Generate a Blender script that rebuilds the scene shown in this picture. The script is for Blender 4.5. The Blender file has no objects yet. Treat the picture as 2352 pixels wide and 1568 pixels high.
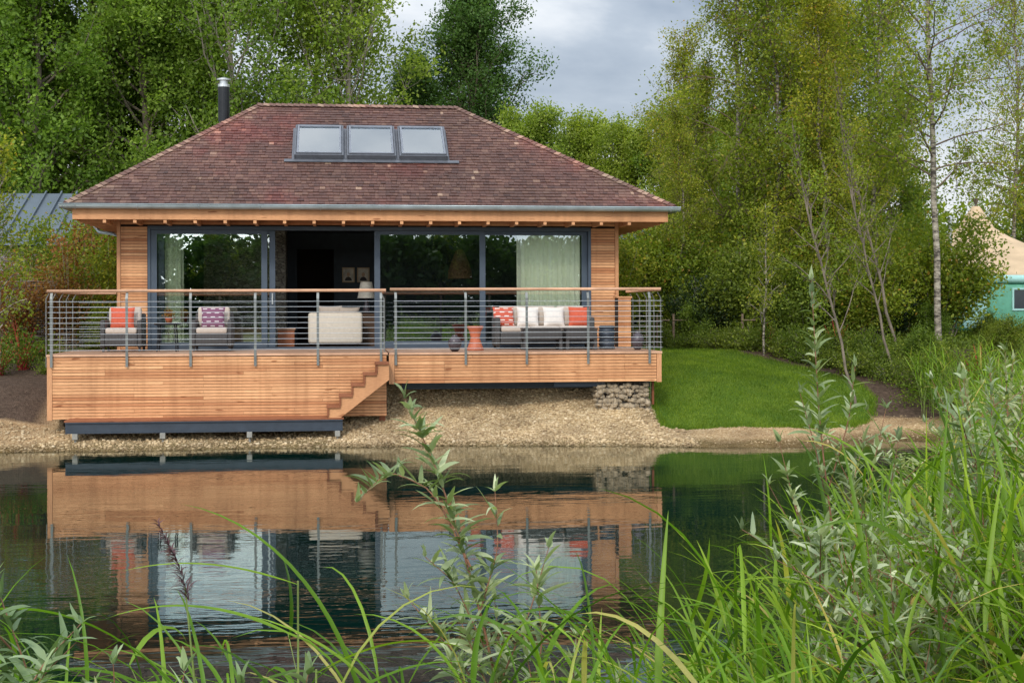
import bpy, bmesh, math, random
import numpy as np
from mathutils import Matrix, Vector
random.seed(7)
scn = bpy.context.scene
COL = scn.collection
pi = math.pi

# ------------------------------------------------------------------ helpers
def link(o, parent=None):
    COL.objects.link(o)
    if parent is not None:
        o.parent = parent
    return o

def thing(name, loc, label, cat, group=None, kind=None):
    e = bpy.data.objects.new(name, None)
    e.location = loc
    e.empty_display_size = 0.3
    COL.objects.link(e)
    e["label"] = label; e["category"] = cat
    if group: e["group"] = group
    if kind: e["kind"] = kind
    return e

def tag(o, label, cat, group=None, kind=None):
    o["label"] = label; o["category"] = cat
    if group: o["group"] = group
    if kind: o["kind"] = kind
    return o

def mesh_np(name, V, F, S=None, smooth=False, attrs=None, mi=None):
    V = np.asarray(V, dtype=np.float32); F = np.asarray(F, dtype=np.int32)
    me = bpy.data.meshes.new(name)
    m, k = F.shape
    me.vertices.add(len(V)); me.vertices.foreach_set("co", V.ravel())
    me.loops.add(m * k); me.polygons.add(m)
    me.loops.foreach_set("vertex_index", F.ravel())
    me.polygons.foreach_set("loop_start", np.arange(0, m * k, k, dtype=np.int32))
    me.update(calc_edges=True)
    if S is not None:
        a = me.attributes.new("shade", 'FLOAT', 'FACE'); a.data.foreach_set("value", np.asarray(S, dtype=np.float32))
    if attrs:
        for n, val in attrs.items():
            a = me.attributes.new(n, 'FLOAT', 'POINT'); a.data.foreach_set("value", np.asarray(val, dtype=np.float32))
    if smooth:
        me.polygons.foreach_set("use_smooth", np.ones(m, dtype=bool))
    if mi is not None:
        me.polygons.foreach_set("material_index", np.asarray(mi, dtype=np.int32))
    return me

class MB:
    """small mesh builder: boxes, tubes, quads with a per-face shade"""
    def __init__(s): s.v = []; s.f = []; s.s = []
    def add(s, vs, fs, sh=0.5):
        n = len(s.v); s.v += [tuple(p) for p in vs]
        s.f += [tuple(i + n for i in f) for f in fs]; s.s += [sh] * len(fs)
    def box(s, x0, x1, y0, y1, z0, z1, sh=0.5, M=None):
        vs = [Vector(p) for p in ((x0,y0,z0),(x1,y0,z0),(x1,y1,z0),(x0,y1,z0),(x0,y0,z1),(x1,y0,z1),(x1,y1,z1),(x0,y1,z1))]
        if M is not None: vs = [M @ p for p in vs]
        s.add(vs, [(0,3,2,1),(4,5,6,7),(0,1,5,4),(1,2,6,5),(2,3,7,6),(3,0,4,7)], sh)
    def quad(s, a, b, c, d, sh=0.5): s.add([a,b,c,d], [(0,1,2,3)], sh)
    def tube(s, pts, rad, sides=8, sh=0.5, cap=True):
        pts = [Vector(p) for p in pts]
        if not hasattr(rad, '__len__'): rad = [rad] * len(pts)
        vs = []; fs = []
        for i, p in enumerate(pts):
            t = (pts[min(i+1, len(pts)-1)] - pts[max(i-1, 0)]).normalized()
            up = Vector((0,0,1)) if abs(t.z) < 0.95 else Vector((0,1,0))
            a = t.cross(up).normalized(); b = t.cross(a)
            for k in range(sides):
                an = 2*pi*k/sides
                vs.append(p + (a*math.cos(an) + b*math.sin(an)) * rad[i])
        for i in range(len(pts)-1):
            for k in range(sides):
                k2 = (k+1) % sides
                fs.append((i*sides+k, i*sides+k2, (i+1)*sides+k2, (i+1)*sides+k))
        if cap:
            fs.append(tuple(range(sides))); fs.append(tuple((len(pts)-1)*sides+k for k in range(sides))[::-1])
        s.add(vs, fs, sh)
    def lathe(s, prof, c=(0,0,0), sides=20, sh=0.5):
        vs = []; fs = []
        for r, z in prof:
            for k in range(sides):
                an = 2*pi*k/sides
                vs.append((c[0]+r*math.cos(an), c[1]+r*math.sin(an), c[2]+z))
        for i in range(len(prof)-1):
            for k in range(sides):
                k2 = (k+1) % sides
                fs.append((i*sides+k, i*sides+k2, (i+1)*sides+k2, (i+1)*sides+k))
        fs.append(tuple(range(sides))[::-1]); fs.append(tuple((len(prof)-1)*sides+k for k in range(sides)))
        s.add(vs, fs, sh)
    def obj(s, name, mat, parent=None, smooth=False, bevel=0):
        me = bpy.data.meshes.new(name)
        me.from_pydata(s.v, [], s.f)
        a = me.attributes.new("shade", 'FLOAT', 'FACE'); a.data.foreach_set("value", s.s)
        me.update()
        if smooth: me.polygons.foreach_set("use_smooth", [True]*len(me.polygons))
        me.materials.append(mat)
        o = bpy.data.objects.new(name, me)
        link(o, parent)
        if parent is not None:
            # vertices are given in world space; keep them there
            off = Vector((0,0,0)); p = parent
            while p is not None:
                off += p.location; p = p.parent
            o.location = -off
        if bevel:
            md = o.modifiers.new("bevel", 'BEVEL'); md.width = bevel; md.segments = 2; md.limit_method = 'ANGLE'
        return o

# ------------------------------------------------------------------ materials
def newmat(name):
    m = bpy.data.materials.new(name); m.use_nodes = True
    nt = m.node_tree; nt.nodes.clear()
    out = nt.nodes.new('ShaderNodeOutputMaterial')
    return m, nt, out

def N(nt, typ, **kw):
    n = nt.nodes.new(typ)
    for k, v in kw.items():
        if k in n.inputs: n.inputs[k].default_value = v
        else: setattr(n, k, v)
    return n

def ramp(nt, fac, stops):
    r = nt.nodes.new('ShaderNodeValToRGB')
    el = r.color_ramp.elements
    while len(el) < len(stops): el.new(0.5)
    for e, (p, c) in zip(el, stops):
        e.position = p; e.color = (c[0], c[1], c[2], 1)
    nt.links.new(fac, r.inputs[0])
    return r

def mixc(nt, mode, fac, a, b):
    m = nt.nodes.new('ShaderNodeMix'); m.data_type = 'RGBA'; m.blend_type = mode
    for sock, val in ((m.inputs[0], fac), (m.inputs[6], a), (m.inputs[7], b)):
        if hasattr(val, 'is_linked') or hasattr(val, 'links'): nt.links.new(val, sock)
        elif isinstance(val, (int, float)): sock.default_value = val
        else: sock.default_value = (val[0], val[1], val[2], 1)
    return m.outputs[2]

def math_(nt, op, a, b=None, c=None, clamp=False):
    m = nt.nodes.new('ShaderNodeMath'); m.operation = op; m.use_clamp = clamp
    for i, v in enumerate((a, b, c)):
        if v is None: continue
        if isinstance(v, (int, float)): m.inputs[i].default_value = v
        else: nt.links.new(v, m.inputs[i])
    return m.outputs[0]

def attr(nt, name):
    a = nt.nodes.new('ShaderNodeAttribute'); a.attribute_name = name
    return a.outputs['Fac']

def noise(nt, scale, detail=4, rough=0.55, vec=None, stretch=None, coord='Object'):
    tc = nt.nodes.new('ShaderNodeTexCoord')
    mp = nt.nodes.new('ShaderNodeMapping')
    nt.links.new(tc.outputs[coord], mp.inputs[0])
    if stretch: mp.inputs['Scale'].default_value = stretch
    n = N(nt, 'ShaderNodeTexNoise', Scale=scale, Detail=detail, Roughness=rough)
    nt.links.new(mp.outputs[0], n.inputs['Vector'])
    return n.outputs['Fac']

def bump(nt, h, strength=0.3, dist=0.01):
    b = N(nt, 'ShaderNodeBump', Strength=strength, Distance=dist)
    nt.links.new(h, b.inputs['Height'])
    return b.outputs[0]

def plain(name, col, rough=0.6, metal=0.0, var=0.15, scale=6, bumpd=0.0, spec=0.4):
    m, nt, out = newmat(name)
    b = N(nt, 'ShaderNodeBsdfPrincipled', Roughness=rough, Metallic=metal)
    b.inputs['Specular IOR Level'].default_value = spec
    nf = noise(nt, scale)
    c = ramp(nt, nf, [(0.3, [x*(1-var) for x in col]), (0.7, [min(1, x*(1+var)) for x in col])])
    nt.links.new(c.outputs[0], b.inputs['Base Color'])
    if bumpd:
        nt.links.new(bump(nt, noise(nt, scale*8), 0.6, bumpd), b.inputs['Normal'])
    nt.links.new(b.outputs[0], out.inputs[0])
    return m

def wood(name, dark, light, rough=0.6, axis=(1.2, 14, 14), knots=True):
    m, nt, out = newmat(name)
    b = N(nt, 'ShaderNodeBsdfPrincipled', Roughness=rough)
    b.inputs['Specular IOR Level'].default_value = 0.25
    s = attr(nt, "shade")
    c = ramp(nt, s, [(0.0, dark), (1.0, light)]).outputs[0]
    g = noise(nt, 6, 6, 0.6, stretch=axis)
    c = mixc(nt, 'MULTIPLY', 0.6, c, ramp(nt, g, [(0.3, (0.66, 0.58, 0.52)), (0.6, (1.05, 1.05, 1.05))]).outputs[0])
    if knots:
        k = noise(nt, 3.2, 1, 0.4, stretch=(1.0, 3.0, 6.0))
        c = mixc(nt, 'MULTIPLY', 0.8, c, ramp(nt, k, [(0.24, (0.42, 0.28, 0.2)), (0.30, (1, 1, 1))]).outputs[0])
    st = noise(nt, 0.9, 4, 0.6, stretch=(1, 1, 0.4))
    c = mixc(nt, 'MULTIPLY', 0.7, c, ramp(nt, st, [(0.3, (0.72, 0.70, 0.70)), (0.6, (1.08, 1.08, 1.08))]).outputs[0])
    # rain streaks running down the face
    rs = noise(nt, 2.2, 4, 0.6, stretch=(3.0, 3.0, 0.12))
    c = mixc(nt, 'MULTIPLY', 0.5, c, ramp(nt, rs, [(0.32, (0.74, 0.70, 0.68)), (0.5, (1, 1, 1)), (0.72, (1.10, 1.12, 1.14))]).outputs[0])
    nt.links.new(c, b.inputs['Base Color'])
    nt.links.new(bump(nt, g, 0.4, 0.004), b.inputs['Normal'])
    nt.links.new(b.outputs[0], out.inputs[0])
    return m

def leafmat(name, stops, trans=0.4, gloss=0.012, patch=0.5):
    m, nt, out = newmat(name)
    s = attr(nt, "shade")
    c = ramp(nt, s, stops).outputs[0]
    p = noise(nt, patch, 3, 0.6)
    c = mixc(nt, 'MULTIPLY', 1.0, c, ramp(nt, p, [(0.35, (0.70, 0.74, 0.70)), (0.65, (1.25, 1.2, 1.1))]).outputs[0])
    oi = nt.nodes.new('ShaderNodeObjectInfo')
    c = mixc(nt, 'MULTIPLY', 1.0, c, ramp(nt, oi.outputs['Random'], [(0.0, (0.82, 0.94, 0.88)), (0.5, (1, 1, 1)), (1.0, (1.2, 1.08, 0.95))]).outputs[0])
    d = N(nt, 'ShaderNodeBsdfDiffuse'); t = N(nt, 'ShaderNodeBsdfTranslucent'); g = N(nt, 'ShaderNodeBsdfGlossy', Roughness=0.45)
    nt.links.new(c, d.inputs[0])
    ct = mixc(nt, 'MULTIPLY', 1.0, c, (1.5, 1.6, 0.7))
    nt.links.new(ct, t.inputs[0])
    m1 = N(nt, 'ShaderNodeMixShader'); m1.inputs[0].default_value = trans
    nt.links.new(d.outputs[0], m1.inputs[1]); nt.links.new(t.outputs[0], m1.inputs[2])
    m2 = N(nt, 'ShaderNodeMixShader'); m2.inputs[0].default_value = gloss
    nt.links.new(m1.outputs[0], m2.inputs[1]); nt.links.new(g.outputs[0], m2.inputs[2])
    nt.links.new(m2.outputs[0], out.inputs[0])
    return m

M_larch = wood("larch_cladding", (0.46, 0.19, 0.08), (0.74, 0.395, 0.19))
M_larch_v = wood("larch_trim", (0.50, 0.23, 0.105), (0.66, 0.35, 0.175), axis=(10, 10, 1.5))
M_rail = wood("larch_handrail", (0.50, 0.26, 0.15), (0.64, 0.38, 0.235), knots=False)
M_tread = wood("larch_tread", (0.22, 0.075, 0.032), (0.32, 0.12, 0.055))
M_dark = plain("dark_backing", (0.03, 0.018, 0.012), 0.9)
M_decking = wood("deck_boards", (0.30, 0.17, 0.11), (0.44, 0.27, 0.17), axis=(1.2, 14, 14))
M_steel = plain("galvanised_steel", (0.19, 0.195, 0.18), 0.45, 0.5, 0.25, 10)
M_cable = plain("steel_cable", (0.50, 0.52, 0.52), 0.35, 0.6)
M_wire = plain("weathered_gabion_wire", (0.16, 0.15, 0.13), 0.6, 0.3)
M_gutter = plain("zinc_gutter", (0.40, 0.46, 0.47), 0.38, 0.4, 0.2, 3)
M_frame = plain("slate_grey_aluminium", (0.060, 0.080, 0.105), 0.45, 0.1, 0.08)
M_skyframe = plain("skylight_grey_metal", (0.12, 0.125, 0.14), 0.45, 0.3, 0.15)
M_beam = plain("painted_steel_beam", (0.035, 0.045, 0.06), 0.5, 0.2)
M_conc = plain("concrete_pad", (0.26, 0.25, 0.22), 0.9, bumpd=0.01)
M_black = plain("black_flue_enamel", (0.015, 0.016, 0.018), 0.35, 0.2)
M_stainless = plain("stainless_steel", (0.6, 0.6, 0.58), 0.3, 0.9)
M_intwall = plain("dark_interior_panelling", (0.036, 0.043, 0.050), 0.7)
M_intfloor = wood("interior_floorboards", (0.06, 0.035, 0.02), (0.11, 0.065, 0.04))
M_fabric = plain("beige_fabric", (0.48, 0.40, 0.33), 0.95, var=0.08, scale=20, bumpd=0.002, spec=0.1)
M_cream = plain("cream_fabric", (0.62, 0.55, 0.45), 0.95, var=0.06, scale=20, bumpd=0.002, spec=0.1)
M_white = plain("off_white_fabric", (0.66, 0.60, 0.54), 0.95, var=0.06, scale=20, spec=0.1)
M_coral = plain("coral_fabric", (0.50, 0.10, 0.055), 0.9, var=0.1, scale=20, spec=0.1)
M_terra = plain("coral_lacquer", (0.48, 0.13, 0.06), 0.5, var=0.1)
M_urn = plain("dark_glazed_ceramic", (0.07, 0.055, 0.06), 0.35, var=0.35, scale=25)
M_bark = plain("brown_bark", (0.15, 0.12, 0.085), 0.95, var=0.4, scale=4, bumpd=0.02)
M_twig = plain("thin_grey_bark", (0.25, 0.21, 0.165), 0.9, var=0.3, scale=4)
M_sapbark = plain("sapling_bark", (0.17, 0.135, 0.10), 0.9, var=0.4, scale=4)
M_birchtwig = plain("birch_twig_bark", (0.15, 0.105, 0.07), 0.9, var=0.3, scale=4)
M_stake = plain("weathered_stake_wood", (0.17, 0.12, 0.08), 0.9, var=0.3)
M_shade = plain("lamp_shade_fabric", (0.75, 0.68, 0.55), 0.9)
M_wicker = plain("woven_rattan_lampshade", (0.17, 0.10, 0.05), 0.9, var=0.5, scale=30)
M_willowstem = plain("willow_bark", (0.26, 0.12, 0.07), 0.7, var=0.3, scale=20)
M_reedstem = plain("reed_stalk", (0.18, 0.23, 0.06), 0.6, var=0.3, scale=8)

def birchbark():
    m, nt, out = newmat("birch_bark")
    b = N(nt, 'ShaderNodeBsdfPrincipled', Roughness=0.8)
    n1 = noise(nt, 3.0, 5, 0.7, stretch=(1.5, 1.5, 5))
    c = ramp(nt, n1, [(0.42, (0.05, 0.04, 0.03)), (0.54, (0.30, 0.255, 0.19)), (0.7, (0.48, 0.43, 0.34))])
    nt.links.new(c.outputs[0], b.inputs['Base Color']); nt.links.new(b.outputs[0], out.inputs[0])
    return m
M_birch = birchbark()

def rattan(name, col, k=60):
    m, nt, out = newmat(name)
    b = N(nt, 'ShaderNodeBsdfPrincipled', Roughness=0.6)
    tc = nt.nodes.new('ShaderNodeTexCoord')
    w = N(nt, 'ShaderNodeTexWave', Scale=k/4, Distortion=0.4); w.bands_direction = 'Z'
    w2 = N(nt, 'ShaderNodeTexWave', Scale=k/5, Distortion=0.4); w2.bands_direction = 'X'
    nt.links.new(tc.outputs['Object'], w.inputs[0]); nt.links.new(tc.outputs['Object'], w2.inputs[0])
    h = math_(nt, 'ADD', w.outputs['Fac'], w2.outputs['Fac'])
    c = ramp(nt, math_(nt, 'MULTIPLY', h, 0.5), [(0.1, [x*0.35 for x in col]), (0.8, [x*1.5 for x in col])])
    nt.links.new(c.outputs[0], b.inputs['Base Color'])
    nt.links.new(bump(nt, h, 0.6, 0.006), b.inputs['Normal'])
    nt.links.new(b.outputs[0], out.inputs[0])
    return m
M_rattan = rattan("charcoal_rattan", (0.05, 0.045, 0.042))
M_fence = rattan("woven_willow_fence", (0.12, 0.075, 0.055), 40)

def dashpillow(name, base, mark, kx, kz):
    m, nt, out = newmat(name)
    b = N(nt, 'ShaderNodeBsdfPrincipled', Roughness=0.9)
    tc = nt.nodes.new('ShaderNodeTexCoord'); sp = nt.nodes.new('ShaderNodeSeparateXYZ')
    nt.links.new(tc.outputs['Generated'], sp.inputs[0])
    z = math_(nt, 'MULTIPLY', sp.outputs[2], kz)
    fl = math_(nt, 'FLOOR', z)
    x = math_(nt, 'ADD', math_(nt, 'MULTIPLY', sp.outputs[0], kx), math_(nt, 'MULTIPLY', fl, 0.5))
    fx = math_(nt, 'FRACT', x); fz = math_(nt, 'FRACT', z)
    a = math_(nt, 'COMPARE', fx, 0.5, 0.27); c = math_(nt, 'COMPARE', fz, 0.5, 0.12)
    d = math_(nt, 'MULTIPLY', a, c)
    nt.links.new(mixc(nt, 'MIX', d, base, mark), b.inputs['Base Color'])
    nt.links.new(b.outputs[0], out.inputs[0])
    return m
M_coraldash = dashpillow("coral_fabric_white_dashes", (0.50, 0.09, 0.05), (0.7, 0.65, 0.58), 2.5, 5)
M_purpledash = dashpillow("mauve_fabric_white_dashes", (0.17, 0.065, 0.11), (0.52, 0.47, 0.47), 3, 5)

def glass(name, tint, refl, rough=0.0, gcol=(0.9, 1.0, 0.97)):
    m, nt, out = newmat(name)
    t = N(nt, 'ShaderNodeBsdfTransparent'); t.inputs[0].default_value = (*tint, 1)
    g = N(nt, 'ShaderNodeBsdfGlossy', Roughness=rough); g.inputs[0].default_value = (*gcol, 1)
    fr = N(nt, 'ShaderNodeFresnel', IOR=1.5)
    f = math_(nt, 'ADD', math_(nt, 'MULTIPLY', fr.outputs[0], 1.0), refl, clamp=True)
    mx = N(nt, 'ShaderNodeMixShader'); nt.links.new(f, mx.inputs[0])
    nt.links.new(t.outputs[0], mx.inputs[1]); nt.links.new(g.outputs[0], mx.inputs[2])
    nt.links.new(mx.outputs[0], out.inputs[0])
    return m
M_glass = glass("door_glass", (0.97, 1.0, 0.95), 0.28, gcol=(0.90, 1.0, 1.0))
M_skyglass = glass("skylight_glass", (0.90, 0.96, 1.0), 0.26, gcol=(0.92, 0.97, 1.0))

def stone(name, scale, stretch, c0, c1, mort):
    m, nt, out = newmat(name)
    b = N(nt, 'ShaderNodeBsdfPrincipled', Roughness=0.9)
    tc = nt.nodes.new('ShaderNodeTexCoord'); mp = nt.nodes.new('ShaderNodeMapping')
    mp.inputs['Scale'].default_value = stretch
    nt.links.new(tc.outputs['Object'], mp.inputs[0])
    v = N(nt, 'ShaderNodeTexVoronoi', Scale=scale); nt.links.new(mp.outputs[0], v.inputs['Vector'])
    e = N(nt, 'ShaderNodeTexVoronoi', Scale=scale); e.feature = 'DISTANCE_TO_EDGE'; nt.links.new(mp.outputs[0], e.inputs['Vector'])
    sx = nt.nodes.new('ShaderNodeSeparateColor'); nt.links.new(v.outputs['Color'], sx.inputs[0])
    c = ramp(nt, sx.outputs[0], [(0, c0), (1, c1)]).outputs[0]
    c = mixc(nt, 'MIX', ramp(nt, e.outputs[0], [(0.02, (1, 1, 1)), (0.09, (0, 0, 0))]).outputs[0], c, mort)
    nt.links.new(c, b.inputs['Base Color'])
    nt.links.new(bump(nt, e.outputs[0], 0.8, 0.05), b.inputs['Normal'])
    nt.links.new(b.outputs[0], out.inputs[0])
    return m
M_stone = stone("dry_stone", 9, (1, 1, 2.5), (0.17, 0.15, 0.115), (0.34, 0.31, 0.25), (0.06, 0.05, 0.045))
M_brick = stone("grey_shingle_wall", 4, (0.8, 0.8, 3.5), (0.17, 0.145, 0.13), (0.32, 0.28, 0.26), (0.09, 0.075, 0.07))
M_gabion = plain("gabion_limestone", (0.34, 0.265, 0.175), 0.9, var=0.45, scale=5, bumpd=0.01)

def shingle():
    m, nt, out = newmat("cedar_shingles")
    b = N(nt, 'ShaderNodeBsdfPrincipled', Roughness=0.6)
    b.inputs['Specular IOR Level'].default_value = 0.35
    s = attr(nt, "shade")
    c = ramp(nt, s, [(0.0, (0.070, 0.034, 0.028)), (0.5, (0.125, 0.058, 0.044)), (0.85, (0.185, 0.098, 0.070)), (1.0, (0.36, 0.225, 0.155))]).outputs[0]
    n1 = noise(nt, 0.55, 4, 0.6)
    c = mixc(nt, 'MULTIPLY', 1.0, c, ramp(nt, n1, [(0.35, (0.82, 0.90, 0.88)), (0.54, (1.0, 1.0, 1.0)), (0.68, (1.24, 0.84, 0.86))]).outputs[0])
    st = noise(nt, 0.35, 5, 0.65)
    c = mixc(nt, 'MULTIPLY', 0.7, c, ramp(nt, st, [(0.35, (0.85, 0.82, 0.82)), (0.7, (1.3, 1.28, 1.25))]).outputs[0])
    g = noise(nt, 12, 5, 0.6, stretch=(4, 0.6, 0.6))
    c = mixc(nt, 'MULTIPLY', 0.6, c, ramp(nt, g, [(0.3, (0.6, 0.6, 0.6)), (0.7, (1.2, 1.2, 1.2))]).outputs[0])
    nt.links.new(c, b.inputs['Base Color'])
    nt.links.new(bump(nt, g, 0.4, 0.005), b.inputs['Normal'])
    nt.links.new(b.outputs[0], out.inputs[0])
    return m
M_shingle = shingle()

G = [(0.0, (0.085, 0.135, 0.024)), (0.5, (0.200, 0.280, 0.044)), (1.0, (0.37, 0.44, 0.10))]
M_leaf = leafmat("broadleaf_foliage", G, trans=0.48)
M_leaf_dark = leafmat("poplar_foliage", [(0, (0.045, 0.085, 0.026)), (0.6, (0.105, 0.175, 0.048)), (1, (0.18, 0.25, 0.085))])
M_leaf_birch = leafmat("birch_foliage", [(0, (0.11, 0.15, 0.018)), (0.55, (0.25, 0.29, 0.036)), (0.85, (0.42, 0.39, 0.055)), (1, (0.50, 0.27, 0.06))], trans=0.45)
M_leaf_shrub = leafmat("shrub_foliage", [(0, (0.055, 0.085, 0.014)), (0.6, (0.15, 0.20, 0.028)), (1, (0.29, 0.33, 0.06))])
M_leaf_red = leafmat("copper_shrub_foliage", [(0, (0.16, 0.055, 0.022)), (0.6, (0.34, 0.14, 0.045)), (1, (0.42, 0.27, 0.09))])
M_leaf_pine = leafmat("dark_evergreen_foliage", [(0, (0.012, 0.026, 0.012)), (1, (0.045, 0.075, 0.028))])
M_leaf_bank = leafmat("opposite_bank_foliage", [(0, (0.02, 0.045, 0.014)), (1, (0.08, 0.13, 0.04))])
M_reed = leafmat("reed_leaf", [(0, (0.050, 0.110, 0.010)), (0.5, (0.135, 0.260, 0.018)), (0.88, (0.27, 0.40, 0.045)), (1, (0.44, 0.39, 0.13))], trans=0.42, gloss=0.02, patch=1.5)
M_willow = leafmat("willow_leaf", [(0, (0.12, 0.165, 0.075)), (0.6, (0.27, 0.33, 0.175)), (1, (0.50, 0.54, 0.36))], trans=0.28, gloss=0.03, patch=3)
M_grass = leafmat("lawn_blade", [(0, (0.050, 0.105, 0.008)), (0.6, (0.115, 0.19, 0.014)), (1, (0.21, 0.29, 0.03))], trans=0.3, patch=0.8)
M_plume = plain("purple_reed_plume", (0.11, 0.05, 0.055), 0.9)

# ------------------------------------------------------------------ terrain fields
POND = np.array([(-60,-1.6),(-3,-1.35),(0,-1.1),(2.0,-1.2),(3.2,-1.1),(5.5,-1.0),(8,-1.15),(10.0,-1.55),(11.5,-2.05),(12.6,-2.2),(13.8,-2.0),(15.0,-1.2),(15.9,-1.4),
                 (16.0,-3.0),(15.2,-5.5),(13.4,-9),(11.2,-13),(9.3,-16.3),(7.6,-18.8),(5.2,-20.4),(1,-20.7),(-10,-21),(-60,-22)], float)
LAWN = np.array([(10.85,-0.5),(11.6,-0.72),(12.6,-0.8),(13.6,-0.72),(14.5,-0.3),(15.2,0.45),(15.6,1.4),(15.5,2.4),(14.9,3.3),(14.1,4.4),(13.2,5.6),(12.2,6.6),(10.95,7.0),(10.9,3)], float)

def sdf(px, py, poly):
    px = np.asarray(px, float); py = np.asarray(py, float)
    d = np.full(px.shape, 1e9); ins = np.zeros(px.shape, bool)
    n = len(poly)
    for i in range(n):
        ax, ay = poly[i]; bx, by = poly[(i+1) % n]
        ex, ey = bx-ax, by-ay
        t = np.clip(((px-ax)*ex + (py-ay)*ey) / (ex*ex+ey*ey), 0, 1)
        d = np.minimum(d, np.hypot(px-ax-t*ex, py-ay-t*ey))
        c = ((ay > py) != (by > py)) & (px < (bx-ax)*(py-ay)/((by-ay) if by != ay else 1e-9) + ax)
        ins ^= c
    return np.where(ins, -d, d)

def sstep(x, a, b):
    t = np.clip((x-a)/(b-a), 0, 1); return t*t*(3-2*t)

def wob(x, y):
    return 0.5*np.sin(x*1.7+0.6*np.sin(y*2.1)) * np.cos(y*1.3+1.1) + 0.3*np.sin(x*4.1+y*3.3) + 0.2*np.cos(x*7.7-y*6.1)

def height(x, y):
    x = np.asarray(x, float); y = np.asarray(y, float)
    d = sdf(x, y, POND) + 0.09*wob(x, y)
    g = np.interp(d, [-3, 0, 1.4, 3.2, 6.2, 12, 60], [-1.5, 0, 0.22, 0.80, 1.42, 1.5, 1.9])
    l = np.interp(d, [-3, 0, 1.3, 3.2, 6, 12, 60], [-1.5, 0, 0.42, 1.0, 1.25, 1.45, 1.9])
    h = np.interp(d, [-3, 0, 0.8, 1.3, 2.4, 3.4, 60], [-1.5, 0, 0.20, 0.42, 1.04, 1.25, 1.3])
    nb = np.interp(d, [-3, 0, 1, 4, 10, 60], [-1.2, 0, 0.22, 0.55, 1.0, 1.6])
    wl = 1-sstep(x, -1.5, 0.5)
    z = g*(1-wl) + l*wl
    wh = sstep(x, 4.3, 5.6)*(1-sstep(x, 10.3, 11.1))*(1-sstep(y, 8, 12))
    z = z*(1-wh) + h*wh
    wn = np.maximum(1-sstep(y, -12, -4), sstep(x, 15.5, 18)*(1-sstep(y, -3, 3)))
    z = z*(1-wn) + nb*wn
    z = z + 0.18*np.exp(-((x-12.6)/1.5)**2-((y-1.8)/1.5)**2)
    z = z + 0.02*wob(x*1.9, y*1.9)*sstep(d, 0.05, 0.6) + 0.008*wob(x*6, y*6)
    return z

def axis_coords(segs):
    out = []
    for a, b, st in segs:
        n = max(1, int(round((b-a)/st))); out += list(np.linspace(a, b, n, endpoint=False))
    out.append(segs[-1][1])
    return np.array(out)

xs = axis_coords([(-900,-100,100),(-100,-14,4),(-14,-2,0.4),(-2,17,0.12),(17,30,0.5),(30,100,5),(100,900,100)])
ys = axis_coords([(-400,-60,40),(-60,-24,2),(-24,-3,0.35),(-3,7,0.12),(7,20,0.6),(20,60,4),(60,1200,120)])
XX, YY = np.meshgrid(xs, ys)
ZZ = height(XX, YY)
nx, ny = len(xs), len(ys)
V = np.stack([XX.ravel(), YY.ravel(), ZZ.ravel()], 1)
ii = (np.arange(ny-1)[:, None]*nx + np.arange(nx-1)[None, :]).ravel()
F = np.stack([ii, ii+1, ii+nx+1, ii+nx], 1)
dsh = sdf(XX, YY, POND).ravel(); dlw = sdf(XX, YY, LAWN).ravel()
me = mesh_np("ground", V, F, smooth=True, attrs={"shore": np.clip(dsh, -5, 50), "lawn": np.clip(dlw, -5, 50)})

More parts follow.
